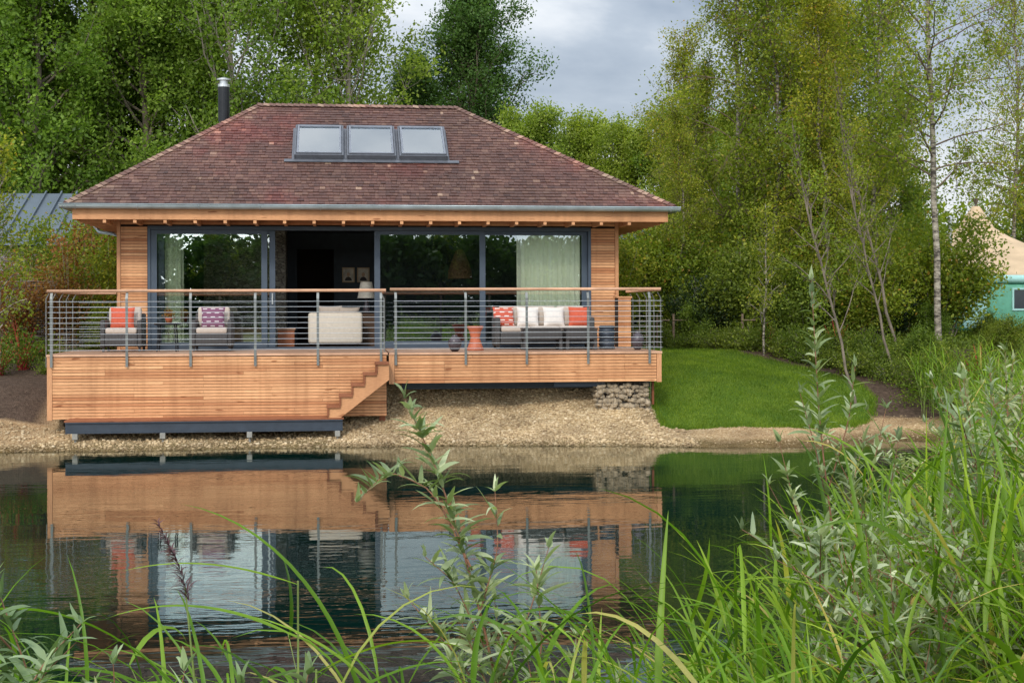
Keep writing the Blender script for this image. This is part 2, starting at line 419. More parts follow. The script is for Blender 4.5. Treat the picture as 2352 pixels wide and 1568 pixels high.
def ground_mat():
    m, nt, out = newmat("bank_ground")
    b = N(nt, 'ShaderNodeBsdfPrincipled', Roughness=0.95)
    b.inputs['Specular IOR Level'].default_value = 0.15
    g = nt.nodes.new('ShaderNodeNewGeometry'); sp = nt.nodes.new('ShaderNodeSeparateXYZ')
    nt.links.new(g.outputs['Position'], sp.inputs[0])
    X, Y, Z = sp.outputs
    shore = attr(nt, "shore"); lawn = attr(nt, "lawn")
    v = N(nt, 'ShaderNodeTexVoronoi', Scale=42); nt.links.new(g.outputs['Position'], v.inputs['Vector'])
    sc = nt.nodes.new('ShaderNodeSeparateColor'); nt.links.new(v.outputs['Color'], sc.inputs[0])
    grav = ramp(nt, sc.outputs[0], [(0, (0.26, 0.18, 0.09)), (0.5, (0.48, 0.355, 0.19)), (1, (0.66, 0.54, 0.35))]).outputs[0]
    sand = ramp(nt, sc.outputs[0], [(0, (0.28, 0.175, 0.085)), (0.5, (0.45, 0.30, 0.155)), (1, (0.55, 0.41, 0.24))]).outputs[0]
    n1 = noise(nt, 1.3, 5, 0.6)
    n2 = noise(nt, 14, 5, 0.6)
    fx = math_(nt, 'MULTIPLY_ADD', X, 0.5, -5.2, clamp=True)
    fl = math_(nt, 'MULTIPLY_ADD', X, -1.0, 1.2, clamp=True)
    fxx = math_(nt, 'MAXIMUM', fx, fl)
    c = mixc(nt, 'MIX', fxx, grav, sand)
    c = mixc(nt, 'MULTIPLY', 0.9, c, ramp(nt, n1, [(0.3, (0.60, 0.56, 0.53)), (0.65, (1.15, 1.12, 1.1))]).outputs[0])
    wet = math_(nt, 'MULTIPLY_ADD', math_(nt, 'ADD', Z, math_(nt, 'MULTIPLY', n1, -0.16)), -14, 0.6, clamp=True)
    c = mixc(nt, 'MIX', wet, c, mixc(nt, 'MULTIPLY', 1.0, c, (0.35, 0.34, 0.26)))
    soil = ramp(nt, n2, [(0.3, (0.045, 0.028, 0.019)), (0.7, (0.12, 0.08, 0.055))]).outputs[0]
    wood_g = ramp(nt, n2, [(0.3, (0.045, 0.055, 0.018)), (0.7, (0.13, 0.15, 0.045))]).outputs[0]
    so = math_(nt, 'MULTIPLY_ADD', math_(nt, 'ADD', shore, math_(nt, 'MULTIPLY', n1, 0.6)), 6, -6*1.75, clamp=True)
    notunder = math_(nt, 'MAXIMUM', math_(nt, 'MULTIPLY_ADD', X, -2, 0.2, clamp=True), math_(nt, 'MULTIPLY_ADD', X, 2, -22.2, clamp=True))
    notunder = math_(nt, 'MAXIMUM', notunder, math_(nt, 'MULTIPLY_ADD', Y, 0.5, -4, clamp=True))
    so = math_(nt, 'MULTIPLY', so, notunder)
    far = math_(nt, 'MULTIPLY_ADD', shore, 0.3, -1.9, clamp=True)
    near = math_(nt, 'MULTIPLY_ADD', Y, -1, -4.0, clamp=True)
    soilc = mixc(nt, 'MIX', math_(nt, 'MAXIMUM', far, near), soil, wood_g)
    so2 = math_(nt, 'MAXIMUM', so, near)
    c = mixc(nt, 'MIX', so2, c, soilc)
    lw = math_(nt, 'MULTIPLY_ADD', math_(nt, 'ADD', lawn, math_(nt, 'MULTIPLY', math_(nt, 'ADD', n2, -0.5), 0.14)), -30, 0.5, clamp=True)
    lc = ramp(nt, noise(nt, 30, 5, 0.7), [(0.3, (0.048, 0.095, 0.009)), (0.7, (0.135, 0.215, 0.022))]).outputs[0]
    lc = mixc(nt, 'MULTIPLY', 1.0, lc, ramp(nt, n1, [(0.35, (0.66, 0.76, 0.7)), (0.68, (1.35, 1.14, 1.1))]).outputs[0])
    c = mixc(nt, 'MIX', lw, c, lc)
    nt.links.new(c, b.inputs['Base Color'])
    nt.links.new(bump(nt, math_(nt, 'ADD', v.outputs['Distance'], n2), 0.7, 0.03), b.inputs['Normal'])
    nt.links.new(b.outputs[0], out.inputs[0])
    return m
me.materials.append(ground_mat())
ground = link(bpy.data.objects.new("ground", me)); ground["kind"] = "structure"
tag(ground, "pond bank of pale gravel, soil and mown turf", "ground")

# ------------------------------------------------------------------ water
def water_mat():
    m, nt, out = newmat("pond_water")
    tc = nt.nodes.new('ShaderNodeNewGeometry')
    mp = nt.nodes.new('ShaderNodeMapping'); mp.inputs['Scale'].default_value = (0.4, 1.2, 1)
    nt.links.new(tc.outputs['Position'], mp.inputs[0])
    n1 = N(nt, 'ShaderNodeTexNoise', Scale=7.0, Detail=2, Roughness=0.5); nt.links.new(mp.outputs[0], n1.inputs['Vector'])
    n2 = N(nt, 'ShaderNodeTexNoise', Scale=1.0, Detail=2, Roughness=0.5); nt.links.new(mp.outputs[0], n2.inputs['Vector'])
    n4 = N(nt, 'ShaderNodeTexNoise', Scale=0.25, Detail=2, Roughness=0.5); nt.links.new(mp.outputs[0], n4.inputs['Vector'])
    amp = ramp(nt, n4.outputs['Fac'], [(0.4, (0.2, 0.2, 0.2)), (0.62, (1, 1, 1))]).outputs[0]
    h = math_(nt, 'ADD', math_(nt, 'MULTIPLY', math_(nt, 'MULTIPLY', n1.outputs['Fac'], 0.40), amp), n2.outputs['Fac'])
    bp = bump(nt, h, 1.0, 0.0052)
    sh = attr(nt, "shore")
    deep = math_(nt, 'MULTIPLY_ADD', sh, -0.75, 0.12, clamp=True)
    d = N(nt, 'ShaderNodeBsdfDiffuse'); 
    n3 = N(nt, 'ShaderNodeTexNoise', Scale=0.4, Detail=2); nt.links.new(tc.outputs['Position'], n3.inputs['Vector'])
    dc = ramp(nt, n3.outputs['Fac'], [(0.3, (0.001, 0.010, 0.008)), (0.7, (0.002, 0.017, 0.012))]).outputs[0]
    nt.links.new(dc, d.inputs[0])
    t = N(nt, 'ShaderNodeBsdfTransparent'); t.inputs[0].default_value = (0.55, 0.62, 0.42, 1)
    m1 = N(nt, 'ShaderNodeMixShader'); nt.links.new(deep, m1.inputs[0]); nt.links.new(t.outputs[0], m1.inputs[1]); nt.links.new(d.outputs[0], m1.inputs[2])
    g = N(nt, 'ShaderNodeBsdfGlossy', Roughness=0.008); nt.links.new(bp, g.inputs['Normal'])
    g.inputs[0].default_value = (0.98, 1.0, 0.96, 1)
    fr = N(nt, 'ShaderNodeFresnel', IOR=1.85); nt.links.new(bp, fr.inputs['Normal'])
    m2 = N(nt, 'ShaderNodeMixShader'); nt.links.new(fr.outputs[0], m2.inputs[0]); nt.links.new(m1.outputs[0], m2.inputs[1]); nt.links.new(g.outputs[0], m2.inputs[2])
    nt.links.new(m2.outputs[0], out.inputs[0])
    return m
wx = axis_coords([(-60,-4,4),(-4,18,0.25),(18,22,2)]); wy = axis_coords([(-24,-4,1.0),(-4,1,0.2)])
WX, WY = np.meshgrid(wx, wy); nx, ny = len(wx), len(wy)
ii = (np.arange(ny-1)[:, None]*nx + np.arange(nx-1)[None, :]).ravel()
me = mesh_np("water", np.stack([WX.ravel(), WY.ravel(), np.zeros(WX.size)], 1), np.stack([ii, ii+1, ii+nx+1, ii+nx], 1),
             attrs={"shore": np.clip(sdf(WX, WY, POND).ravel(), -5, 5)})
me.materials.append(water_mat())
water = link(bpy.data.objects.new("water", me)); water["kind"] = "structure"
tag(water, "still dark green pond water with soft ripples", "water")

# ------------------------------------------------------------------ house
DZ = 1.59                      # terrace floor level
WX0, WX1, WY0, WY1 = 0.737, 10.72, 3.0, 8.5
house = thing("house", (5.7, 5.7, 1.4), "single-storey larch-clad lodge with hipped cedar shingle roof beside pond", "house")

def slats(b, x0, x1, y, z0, z1, pitch=0.057, gap=0.008, th=0.022, axis='x', outward=-1):
    n = int(round((z1-z0)/pitch)); p = (z1-z0)/n
    for i in range(n):
        za, zb = z0+i*p, z0+(i+1)*p-gap
        cuts = [x0]; c = x0 + random.choice([0.9, 1.4, 1.9, 2.6])
        while c < x1-0.5:
            cuts.append(c); c += random.choice([2.4, 2.8, 3.3])
        cuts.append(x1)
        for k in range(len(cuts)-1):
            sh = min(1, max(0, random.gauss(0.55, 0.27)))
            a, e = cuts[k], cuts[k+1]-0.003
            if axis == 'x':
                b.box(a, e, min(y, y+outward*th), max(y, y+outward*th), za, zb, sh)
            else:
                b.box(min(y, y+outward*th), max(y, y+outward*th), a, e, za, zb, sh)

# walls
b = MB()
slats(b, WX0+0.05, 1.30, WY0, DZ-0.1, 4.02)
slats(b, 10.175, WX1-0.05, WY0, DZ-0.1, 4.02)
slats(b, WX0+0.05, WX1-0.05, WY0, 4.06, 4.30, pitch=0.06)
slats(b, WY0+0.06, WY1, WX0, DZ-0.2, 4.2, axis='y', outward=-1)
slats(b, WY0+0.06, WY1, WX1, DZ-0.2, 4.2, axis='y', outward=1)
slats(b, WX0, WX1, WY1, DZ-0.2, 4.2, outward=1)
b.obj("wall", M_larch, house)
b = MB()
b.box(WX0+0.005, 1.32, WY0+0.004, WY0+0.25, DZ-0.1, 4.3); b.box(10.16, WX1-0.005, WY0+0.004, WY0+0.25, DZ-0.1, 4.3)
b.box(1.32, 10.16, WY0+0.004, WY0+0.25, 4.03, 4.3)
b.box(WX0+0.005, WX0+0.2, WY0+0.25, WY1-0.005, DZ-0.3, 4.3); b.box(WX1-0.2, WX1-0.005, WY0+0.25, WY1-0.005, DZ-0.3, 4.3)
b.box(WX0+0.2, WX1-0.2, WY1-0.2, WY1-0.005, DZ-0.3, 4.3)
b.obj("wall_backing", M_dark, house)
for x in (WX0-0.025, WX1-0.045):
    b = MB(); b.box(x, x+0.07, WY0-0.035, WY0+0.055, DZ, 4.25, 0.5)
    b.obj("corner_board", M_larch_v, house)

# room
b = MB(); b.box(WX0+0.2, WX1-0.2, WY0+0.05, WY1-0.2, DZ-0.12, DZ+0.005, 0.4); b.obj("interior_floor", M_intfloor, house)
b = MB(); b.box(WX0+0.2, WX1-0.2, WY0+0.25, WY1-0.2, 4.12, 4.2); b.obj("ceiling", M_intwall, house)
b = MB()
b.box(WX0+0.2, 4.1, 7.0, 7.12, DZ, 4.12); b.box(4.93, WX1-0.2, 7.0, 7.12, DZ, 4.12); b.box(4.1, 4.93, 7.0, 7.12, 3.75, 4.12)
b.box(WX0+0.2, WX0+0.24, 3.25, 7.0, DZ, 4.12); b.box(WX1-0.24, WX1-0.2, 3.25, 7.0, DZ, 4.12)
for z in np.arange(DZ+0.3, 4.1, 0.3): b.box(4.93+0.06, WX1-0.3, 6.985, 7.0, z, z+0.012)
b.box(4.04, 4.1, 6.96, 7.0, DZ, 3.81); b.box(4.93, 4.99, 6.96, 7.0, DZ, 3.81); b.box(4.04, 4.99, 6.955, 7.0, 3.75, 3.81)
b.obj("interior_wall", M_intwall, house)
b = MB(); b.box(2.2, 3.92, 5.0, 6.0, DZ, 4.12); b.obj("stone_chimney_breast", M_stone, house)

# roof -----------------------------------------------------------------
EX0, EX1, EY0, EY1, EZ = -0.09, 11.69, 2.0, 9.5, 4.40
RX0, RX1, RY, RZ = 3.315, 7.65, 5.75, 6.83
roofb = MB()
A, B_, C, D = Vector((EX0,EY0,EZ)), Vector((EX1,EY0,EZ)), Vector((EX1,EY1,EZ)), Vector((EX0,EY1,EZ))
R0, R1 = Vector((RX0,RY,RZ)), Vector((RX1,RY,RZ))
dn = Vector((0,0,-0.02))
roofb.quad(A+dn, B_+dn, R1+dn, R0+dn, 0.1); roofb.quad(C+dn, D+dn, R0+dn, R1+dn, 0.1)
roofb.add([D+dn, A+dn, R0+dn], [(0,1,2)], 0.1); roofb.add([B_+dn, C+dn, R1+dn], [(0,1,2)], 0.1)
rng = random.Random(3)
def slope(P, Q, Tl, Tr, expo=0.122):
    e = (Q-P).normalized(); L = (Q-P).length
    n = e.cross((Tl-P)).normalized()
    if n.z < 0: n = -n
    s = n.cross(e).normalized()
    if s.z < 0: s = -s
    S = (Tl-P).dot(s)
    ul, ur = (Tl-P).dot(e), (Tr-P).dot(e)
    rows = int(S/expo)
    for i in range(rows+1):
        s0 = i*expo-0.01; s1 = min(S, s0+expo+0.03)
        if s0 >= S-0.02: break
        f0, f1 = max(0, s0/S), s1/S
        a0, b0 = ul*f0, L+(ur-L)*f0; a1, b1 = ul*f1, L+(ur-L)*f1
        u = a0; rowsh = rng.gauss(0, 0.05)
        while u < b0-0.02:
            w = rng.uniform(0.06, 0.17); u1 = min(b0, u+w)
            ta, tb = min(max(u, a1), b1), min(max(u1-0.004, a1), b1)
            j = rng.uniform(-0.006, 0.006); th = rng.uniform(0.014, 0.028)
            def pt(uu, ss, hh): return P + e*uu + s*ss + n*hh
            vs = [pt(u, s0+j, th), pt(u1-0.004, s0+j, th), pt(tb, s1, 0.002), pt(ta, s1, 0.002), pt(u, s0+j, -0.004), pt(u1-0.004, s0+j, -0.004)]
            edge = min(u-a0, b0-u)
            sh = min(0.9, max(0, rng.gauss(0.45, 0.15)+rowsh+max(0, 0.3-0.35*edge)))
            if rng.random() < 0.006: sh = 1.0
            roofb.add(vs, [(0,1,2,3), (4,5,1,0)], sh)
            u = u1
slope(A, B_, R0, R1); slope(D, A, R0, R0); slope(B_, C, R1, R1); slope(C, D, R1, R0)
roof = roofb.obj("roof", M_shingle, house)
# hip and ridge caps
capb = MB()
def caps(P, Q, n1, n2):
    h = (Q-P).normalized(); L = (Q-P).length; k = int(L/0.13)
    s1 = n1.cross(h).normalized(); s2 = n2.cross(h).normalized()
    if s1.z > 0: s1 = -s1
    if s2.z > 0: s2 = -s2
    up = Vector((0,0,1))
    for i in range(k+1):
        a = P + h*(i*0.13-0.02); c = P + h*min(L, i*0.13+0.16)
        sh = min(1, max(0, rng.gauss(0.8, 0.2))); w = rng.uniform(0.10, 0.12)
        ha, hc = up*0.055, up*0.028
        capb.add([a+ha, c+hc, c+hc*0.7+s1*w, a+ha*0.8+s1*w], [(0,1,2,3)], sh)
        capb.add([a+ha, c+hc, c+hc*0.7+s2*w, a+ha*0.8+s2*w], [(3,2,1,0)], sh)
        capb.add([a+ha, a+ha*0.8+s1*w, a+s1*w, a], [(0,1,2,3)], sh*0.4)
        capb.add([a+ha, a+ha*0.8+s2*w, a+s2*w, a], [(0,1,2,3)], sh*0.4)
def nrm(p, q, r):
    n = (q-p).cross(r-p).normalized()
    return n if n.z > 0 else -n
nf, nb_, nl, nr = nrm(A,B_,R0), nrm(D,C,R0), nrm(A,D,R0), nrm(B_,C,R1)
caps(A, R0, nf, nl); caps(B_, R1, nf, nr); caps(D, R0, nb_, nl); caps(C, R1, nb_, nr)
def ridgecaps():
    k = int((R1-R0).length/0.13)
    for i in range(k+1):
        x0 = RX0+i*0.13-0.02; x1 = min(RX1+0.05, x0+0.16); sh = min(1, max(0, rng.gauss(0.8, 0.2)))
        for sg in (-1, 1):
            capb.add([(x0,RY,RZ+0.06),(x1,RY,RZ+0.035),(x1,RY+sg*0.11,RZ-0.035),(x0,RY+sg*0.11,RZ-0.01)], [(0,1,2,3)], sh)
            capb.add([(x0,RY,RZ+0.06),(x0,RY+sg*0.11,RZ-0.01),(x0,RY+sg*0.11,RZ-0.05),(x0,RY,RZ)], [(0,1,2,3)], sh*0.4)
ridgecaps()
capb.obj("ridge_cap", M_shingle, roof)

# fascia, soffit, rafters
b = MB()
b.box(EX0+0.12, EX1-0.12, EY0+0.06, EY0+0.10, 4.10, 4.30, 0.6)
b.box(EX0+0.12, EX0+0.16, EY0+0.10, EY1-0.10, 4.10, 4.30, 0.5); b.box(EX1-0.16, EX1-0.12, EY0+0.10, EY1-0.10, 4.10, 4.30, 0.5)
b.box(EX0+0.16, EX1-0.16, EY1-0.14, EY1-0.10, 4.10, 4.30, 0.5)
b.obj("fascia", M_larch, house)
b = MB()
b.box(EX0+0.16, EX1-0.16, EY0+0.10, EY1-0.14, 4.305, 4.325, 0.25)
b.obj("soffit", M_larch, house)
for x in np.arange(0.62, 11.2, 0.565):
    b = MB(); b.box(x-0.03, x+0.03, EY0-0.005+0.105, WY0-0.03, 4.035, 4.295, 0.55)
    b.box(x-0.03, x+0.03, EY0+0.075, EY0+0.101, 4.035, 4.095, 0.8)
    b.obj("rafter", M_larch, roof)
for y in np.arange(2.6, 9.3, 0.565):
    for xa, xb in ((EX0+0.165, WX0-0.03), (WX1+0.03, EX1-0.165)):
        b = MB(); b.box(xa, xb, y-0.025, y+0.025, 4.06, 4.295, 0.4); b.obj("rafter", M_larch, roof)

# gutter (half round) with brackets and downpipe
def gutter(path_a, path_b, outward, parent):
    b = MB(); n = 10; r = 0.085
    pa, pb = Vector(path_a), Vector(path_b)
    def ring(p, rr): return [p + Vector(outward)*math.cos(pi+pi*k/n)*rr*1.0 + Vector((0,0,1))*math.sin(pi+pi*k/n)*rr for k in range(n+1)]
    ra, rb, ia, ib = ring(pa, r), ring(pb, r), ring(pa, r-0.006), ring(pb, r-0.006)
    for k in range(n):
        b.quad(ra[k], rb[k], rb[k+1], ra[k+1]); b.quad(ia[k+1], ib[k+1], ib[k], ia[k])
    b.add(ra, [tuple(range(n+1))]); b.add(rb, [tuple(range(n+1))[::-1]])
    front = pa + Vector(outward)*r; back = pb + Vector(outward)*r
    b.tube([front, back], 0.012, 6)
    return b.obj("gutter", M_gutter, parent, smooth=True)
gutter((EX0-0.10, EY0-0.03, 4.38), (EX1+0.10, EY0-0.03, 4.38), (0,-1,0), house)
gutter((EX0-0.03, EY0+0.06, 4.375), (EX0-0.03, EY1, 4.375), (-1,0,0), house)
gutter((EX1+0.03, EY0+0.06, 4.375), (EX1+0.03, EY1, 4.375), (1,0,0), house)
for x in np.arange(0.1, 11.7, 1.15):
    b = MB(); n = 8
    pts = [(x, EY0-0.03-math.cos(pi+pi*k/n)*0.092, 4.38+math.sin(pi+pi*k/n)*0.092) for k in range(n+1)]
    b.tube(pts, 0.008, 4); b.obj("gutter_bracket", M_gutter, house)
b = MB(); b.tube([(0.02,4.6,4.30),(0.02,4.6,4.12),(0.15,4.4,3.98),(0.5,3.9,3.92),(0.66,3.7,3.84),(0.66,3.7,1.3)], 0.04, 10)
b.obj("downpipe", M_gutter, house, smooth=True)

# skylights
slopeang = math.atan2(RZ-EZ, RY-EY0)
def SM(x, s):   # frame on the front slope
    return Matrix.Translation((x, EY0+s*math.cos(slopeang), EZ+s*math.sin(slopeang))) @ Matrix.Rotation(slopeang, 4, 'X')
s_lo, s_hi = (3.547-EY0)/math.cos(slopeang), (4.712-EY0)/math.cos(slopeang)
b = MB(); H = s_hi-s_lo
M = SM(4.15, s_lo)
b.box(-0.05, 3.17, -0.06, H+0.05, 0.022, 0.034, M=M); b.box(-0.20, 3.36, -0.12, -0.01, 0.034, 0.046, M=M)
for k in range(2): b.box(1.03+k*1.07, 1.06+k*1.07, 0, H, 0.034, 0.05, M=M)
b.obj("skylight_flashing", M_skyframe, roof)
M_sash = plain("pale_sash_metal", (0.19,0.20,0.225), 0.4, 0.3)
def blindmat():
    m, nt, out = newmat("pale_blind")
    b = N(nt, 'ShaderNodeBsdfPrincipled', Roughness=0.9)
    n1 = noise(nt, 0.9, 3, 0.6, stretch=(1, 1.4, 1.4))
    c = ramp(nt, n1, [(0.35, (0.46, 0.55, 0.62)), (0.65, (0.66, 0.74, 0.79))]).outputs[0]
    nt.links.new(c, b.inputs['Base Color']); nt.links.new(b.outputs[0], out.inputs[0]); return m
M_blind = blindmat()
for k in range(3):
    Mk = SM(4.15+k*1.07, s_lo)
    fr = MB(); w = 1.0
    fr.box(0, 0.035, 0, H, 0.03, 0.14, M=Mk); fr.box(w-0.035, w, 0, H, 0.03, 0.14, M=Mk)
    fr.box(0.035, w-0.035, 0, 0.035, 0.03, 0.14, M=Mk); fr.box(0.035, w-0.035, H-0.07, H, 0.03, 0.15, M=Mk)
    sk = fr.obj("skylight", M_skyframe, roof, bevel=0.006)
    sa = MB()
    sa.box(0.045, 0.085, 0.045, H-0.08, 0.09, 0.17, M=Mk); sa.box(w-0.085, w-0.045, 0.045, H-0.08, 0.09, 0.17, M=Mk)
    sa.box(0.085, w-0.085, 0.045, 0.085, 0.09, 0.17, M=Mk); sa.box(0.085, w-0.085, H-0.12, H-0.08, 0.09, 0.17, M=Mk)
    g = MB(); g.box(0.085, w-0.085, 0.085, H-0.12, 0.135, 0.145, M=Mk)
    bl = MB(); bl.box(0.04, w-0.04, 0.04, H-0.075, 0.095, 0.10, M=Mk)
    sa.obj("skylight_sash", M_sash, roof); g.obj("skylight_glass", M_skyglass, roof); bl.obj("skylight_blind", M_blind, roof)

# flue
b = MB(); b.tube([(2.55,6.0,6.1),(2.55,6.0,6.58)], 0.10, 16); b.lathe([(0.22,6.24),(0.14,6.36),(0.11,6.42)], (2.55,6.0,0)); 
fl = b.obj("flue", M_stainless, house, smooth=True)
b = MB(); b.tube([(2.55,6.0,6.5),(2.55,6.0,7.27)], 0.125, 20); b.obj("flue_pipe", M_black, fl, smooth=False)
b = MB(); b.lathe([(0.13,7.25),(0.13,7.31),(0.09,7.32),(0.09,7.39),(0.15,7.395),(0.15,7.43),(0.02,7.47)], (2.55,6.0,0)); b.obj("flue_cap", M_stainless, fl)

# sliding doors
b = MB()
b.box(1.304, 1.36, 2.965, 3.2, DZ, 4.03); b.box(10.115, 10.172, 2.965, 3.2, DZ, 4.03)
b.box(1.36, 10.115, 2.965, 3.2, 3.955, 4.03); b.box(1.36, 10.115, 2.965, 3.2, DZ-0.02, DZ+0.035)
b.obj("door_frame", M_frame, house)
def slider(x0, x1, y, handle=None):
    fr = MB(); t = 0.115; z0, z1 = DZ+0.04, 3.95
    fr.box(x0, x0+t, y-0.025, y+0.025, z0, z1); fr.box(x1-t, x1, y-0.025, y+0.025, z0, z1)
    fr.box(x0+t, x1-t, y-0.025, y+0.025, z0, z0+0.10); fr.box(x0+t, x1-t, y-0.025, y+0.025, z1-0.075, z1)
    d = fr.obj("sliding_door", M_frame, house)
    g = MB(); g.quad((x0+t,y,z0+0.10), (x1-t,y,z0+0.10), (x1-t,y,z1-0.075), (x0+t,y,z1-0.075)); g.obj("door_glass", M_glass, d)
    if handle:
        h = MB(); h.box(handle-0.012, handle+0.012, y-0.065, y-0.045, 2.48, 2.70); h.box(handle-0.01, handle+0.01, y-0.045, y-0.025, 2.5, 2.53); h.box(handle-0.01, handle+0.01, y-0.045, y-0.025, 2.65, 2.68)
        h.obj("door_handle", M_stainless, d)
slider(1.365, 3.63, 3.01); slider(1.50, 3.785, 3.08, 3.73); slider(5.757, 8.0, 3.01); slider(7.885, 10.11, 3.08)

# curtains
def curtain_mat():
    m, nt, out = newmat("pale_green_curtain")
    d = N(nt, 'ShaderNodeBsdfDiffuse')
    t = N(nt, 'ShaderNodeBsdfTranslucent'); t.inputs[0].default_value = (0.6, 0.75, 0.5, 1)
    mx = N(nt, 'ShaderNodeMixShader'); mx.inputs[0].default_value = 0.03
    nf = noise(nt, 3, 3, 0.5, stretch=(4, 4, 0.3))
    nt.links.new(ramp(nt, nf, [(0.3, (0.92, 0.92, 0.74)), (0.7, (0.99, 0.99, 0.86))]).outputs[0], d.inputs[0])
    nt.links.new(d.outputs[0], mx.inputs[1]); nt.links.new(t.outputs[0], mx.inputs[2]); nt.links.new(mx.outputs[0], out.inputs[0])
    return m
M_curt = curtain_mat()
def curtain(x0, x1, folds, lab):
    n = int(folds*12); b = MB(); vs = []; fs = []
    zs = [DZ+0.06, 2.4, 3.2, 3.93]
    for j, z in enumerate(zs):
        for i in range(n+1):
            s = i/n
            a = 2*pi*folds*s + 0.4*math.sin(5*s+j*0.3)
            vs.append((x0+(x1-x0)*s, 3.148+0.028*math.sin(a)*(1-0.12*j)+0.008*math.sin(2.3*a), z))
    for j in range(len(zs)-1):
        for i in range(n):
            q = j*(n+1)+i; fs.append((q, q+1, q+n+2, q+n+1))
    b.add(vs, fs)
    e = thing("curtain", ((x0+x1)/2, 3.148, DZ), lab, "curtain", "curtains at the sliding doors")
    b.obj("curtain_fabric", M_curt, e, smooth=True)
    r = MB(); r.tube([(x0-0.05,3.148,3.945),(x1+0.05,3.148,3.945)], 0.012, 6); r.obj("curtain_rail", M_stainless, e)
curtain(1.62, 1.98, 4.5, "narrow pale green curtain gathered behind sliding glass door")
curtain(8.66, 9.98, 11, "wide pale green curtain drawn across sliding glass door")

# ------------------------------------------------------------------ terrace
deck = thing("timber_deck", (5.4, 1.5, 0.5), "raised larch-clad timber terrace with steel cable railings over pond edge", "deck")
SPL = 5.93; DX1 = 10.90; RY_ = -0.10
b = MB()
for x0, x1, y0 in ((0.0, SPL-0.01, 0.0), (SPL+0.02, DX1, RY_)):
    y = y0+0.03
    while y < WY0-0.05:
        b.box(x0, x1, y, y+0.138, DZ-0.028, DZ, random.uniform(0.2, 0.9)); y += 0.145
b.obj("deck_floor", M_decking, deck)
b = MB()
slats(b, 0.06, SPL-0.03, 0.0, 0.46, DZ-0.04, pitch=0.0545, gap=0.008)
slats(b, SPL+0.11, DX1-0.06, RY_, 1.045, DZ-0.04, pitch=0.0545, gap=0.008)
slats(b, 0.02, WY0, 0.02, 0.46, DZ-0.04, axis='y', outward=-1)
slats(b, RY_+0.04, WY0, DX1-0.02, 1.045, DZ-0.04, axis='y', outward=1)
b.obj("cladding", M_larch, deck)
b = MB()
b.box(0.04, SPL-0.02, 0.004, 0.10, 0.47, DZ-0.03); b.box(SPL+0.03, DX1-0.04, RY_+0.004, 0.06, 1.05, DZ-0.03)
b.box(0.024, 0.10, 0.10, WY0, 0.47, DZ-0.03); b.box(DX1-0.12, DX1-0.024, 0.10, WY0, 1.05, DZ-0.03)
b.obj("deck_backing", M_dark, deck)
for args in ((-0.03, 0.055, -0.03, 0.03, 0.44, DZ-0.035, 0.6), (SPL+0.01, SPL+0.105, RY_-0.03, 0.03, 1.03, DZ-0.035, 0.8), (DX1-0.055, DX1+0.03, RY_-0.03, RY_+0.05, 1.03, DZ-0.035, 0.6)):
    b = MB(); b.box(*args); b.obj("corner_board", M_larch_v, deck)
for args in ((-0.04, SPL-0.01, -0.045, 0.028, DZ-0.034, DZ+0.002, 0.95), (SPL+0.01, DX1+0.04, RY_-0.045, RY_+0.028, DZ-0.034, DZ+0.002, 0.95),
             (-0.04, 0.0, 0.03, WY0, DZ-0.034, DZ+0.002, 0.7), (DX1, DX1+0.04, RY_+0.03, WY0, DZ-0.034, DZ+0.002, 0.7)):
    b = MB(); b.box(*args); b.obj("edge_board", M_rail, deck)

# stairs
stair = MB()
x_b, x_t, z_b = 4.86, SPL-0.005, 0.50; ns = 5; run = (x_t-x_b)/ns; rise = (1.44-z_b)/ns
for yy in (-0.56, -0.10):
    top = []
    for i in range(ns):
        top += [(x_b+i*run, z_b+(i+1)*rise-0.03), (x_b+(i+1)*run, z_b+(i+1)*rise-0.03)]
    bot = [(x_t, 1.13), (x_b+0.20, z_b-0.04), (x_b, z_b-0.04)]
    prof = top + bot; n = len(prof)
    vs = [(p[0], yy, p[1]) for p in prof] + [(p[0], yy+0.04, p[1]) for p in prof]
    fs = []
    for off, rev in ((0, False), (n, True)):
        f = tuple(range(n)); f = f if not rev else f[::-1]
        fs.append(tuple(i+off for i in f))
    for i in range(n):
        j = (i+1) % n; fs.append((i, i+n, j+n, j))
    stair.add(vs, fs, 0.6)
st = stair.obj("stair", M_larch, deck)
for i in range(ns):
    t = MB(); z = z_b+(i+1)*rise
    t.box(x_b+i*run-0.03, x_b+(i+1)*run-0.002, -0.595, -0.045, z-0.042, z, random.uniform(0.3,0.9)); t.obj("tread", M_tread, st)
    t = MB(); t.box(x_b+i*run-0.020, x_b+i*run+0.012, -0.585, -0.105, z_b+i*rise+0.001, z_b+(i+1)*rise-0.042, 0.3); t.obj("riser", M_tread, st)

# landing stage
y = -0.58
while y < -0.12:
    b = MB(); b.box(0.36, 5.13, y, y+0.135, 0.445, 0.475, random.uniform(0.2, 0.9)); y += 0.142
    b.obj("landing_board", M_tread, deck)
b = MB()
b.box(0.38, 5.11, -0.57, -0.555, 0.26, 0.44); b.box(0.38, 5.11, -0.60, -0.53, 0.425, 0.443); b.box(0.38, 5.11, -0.60, -0.53, 0.25, 0.268)
for x in (0.45, 1.1, 1.75, 2.4, 3.05, 3.7, 4.35, 5.0): b.box(x, x+0.05, -0.5545, 0.6, 0.30, 0.424)
b.obj("landing_beam", M_beam, deck)
for x in (0.55, 2.02, 3.50, 5.02):
    b = MB(); b.box(x-0.045, x+0.045, -0.64, -0.52, 0.15, 0.25); b.tube([(x,-0.58,-0.6),(x,-0.58,0.16)], 0.02, 10)
    b.obj("landing_foot", M_conc, deck, bevel=0.008)
b = MB(); b.box(0.15, 5.8, 0.5, 0.8, -0.2, 0.46); b.obj("foundation", M_dark, deck)
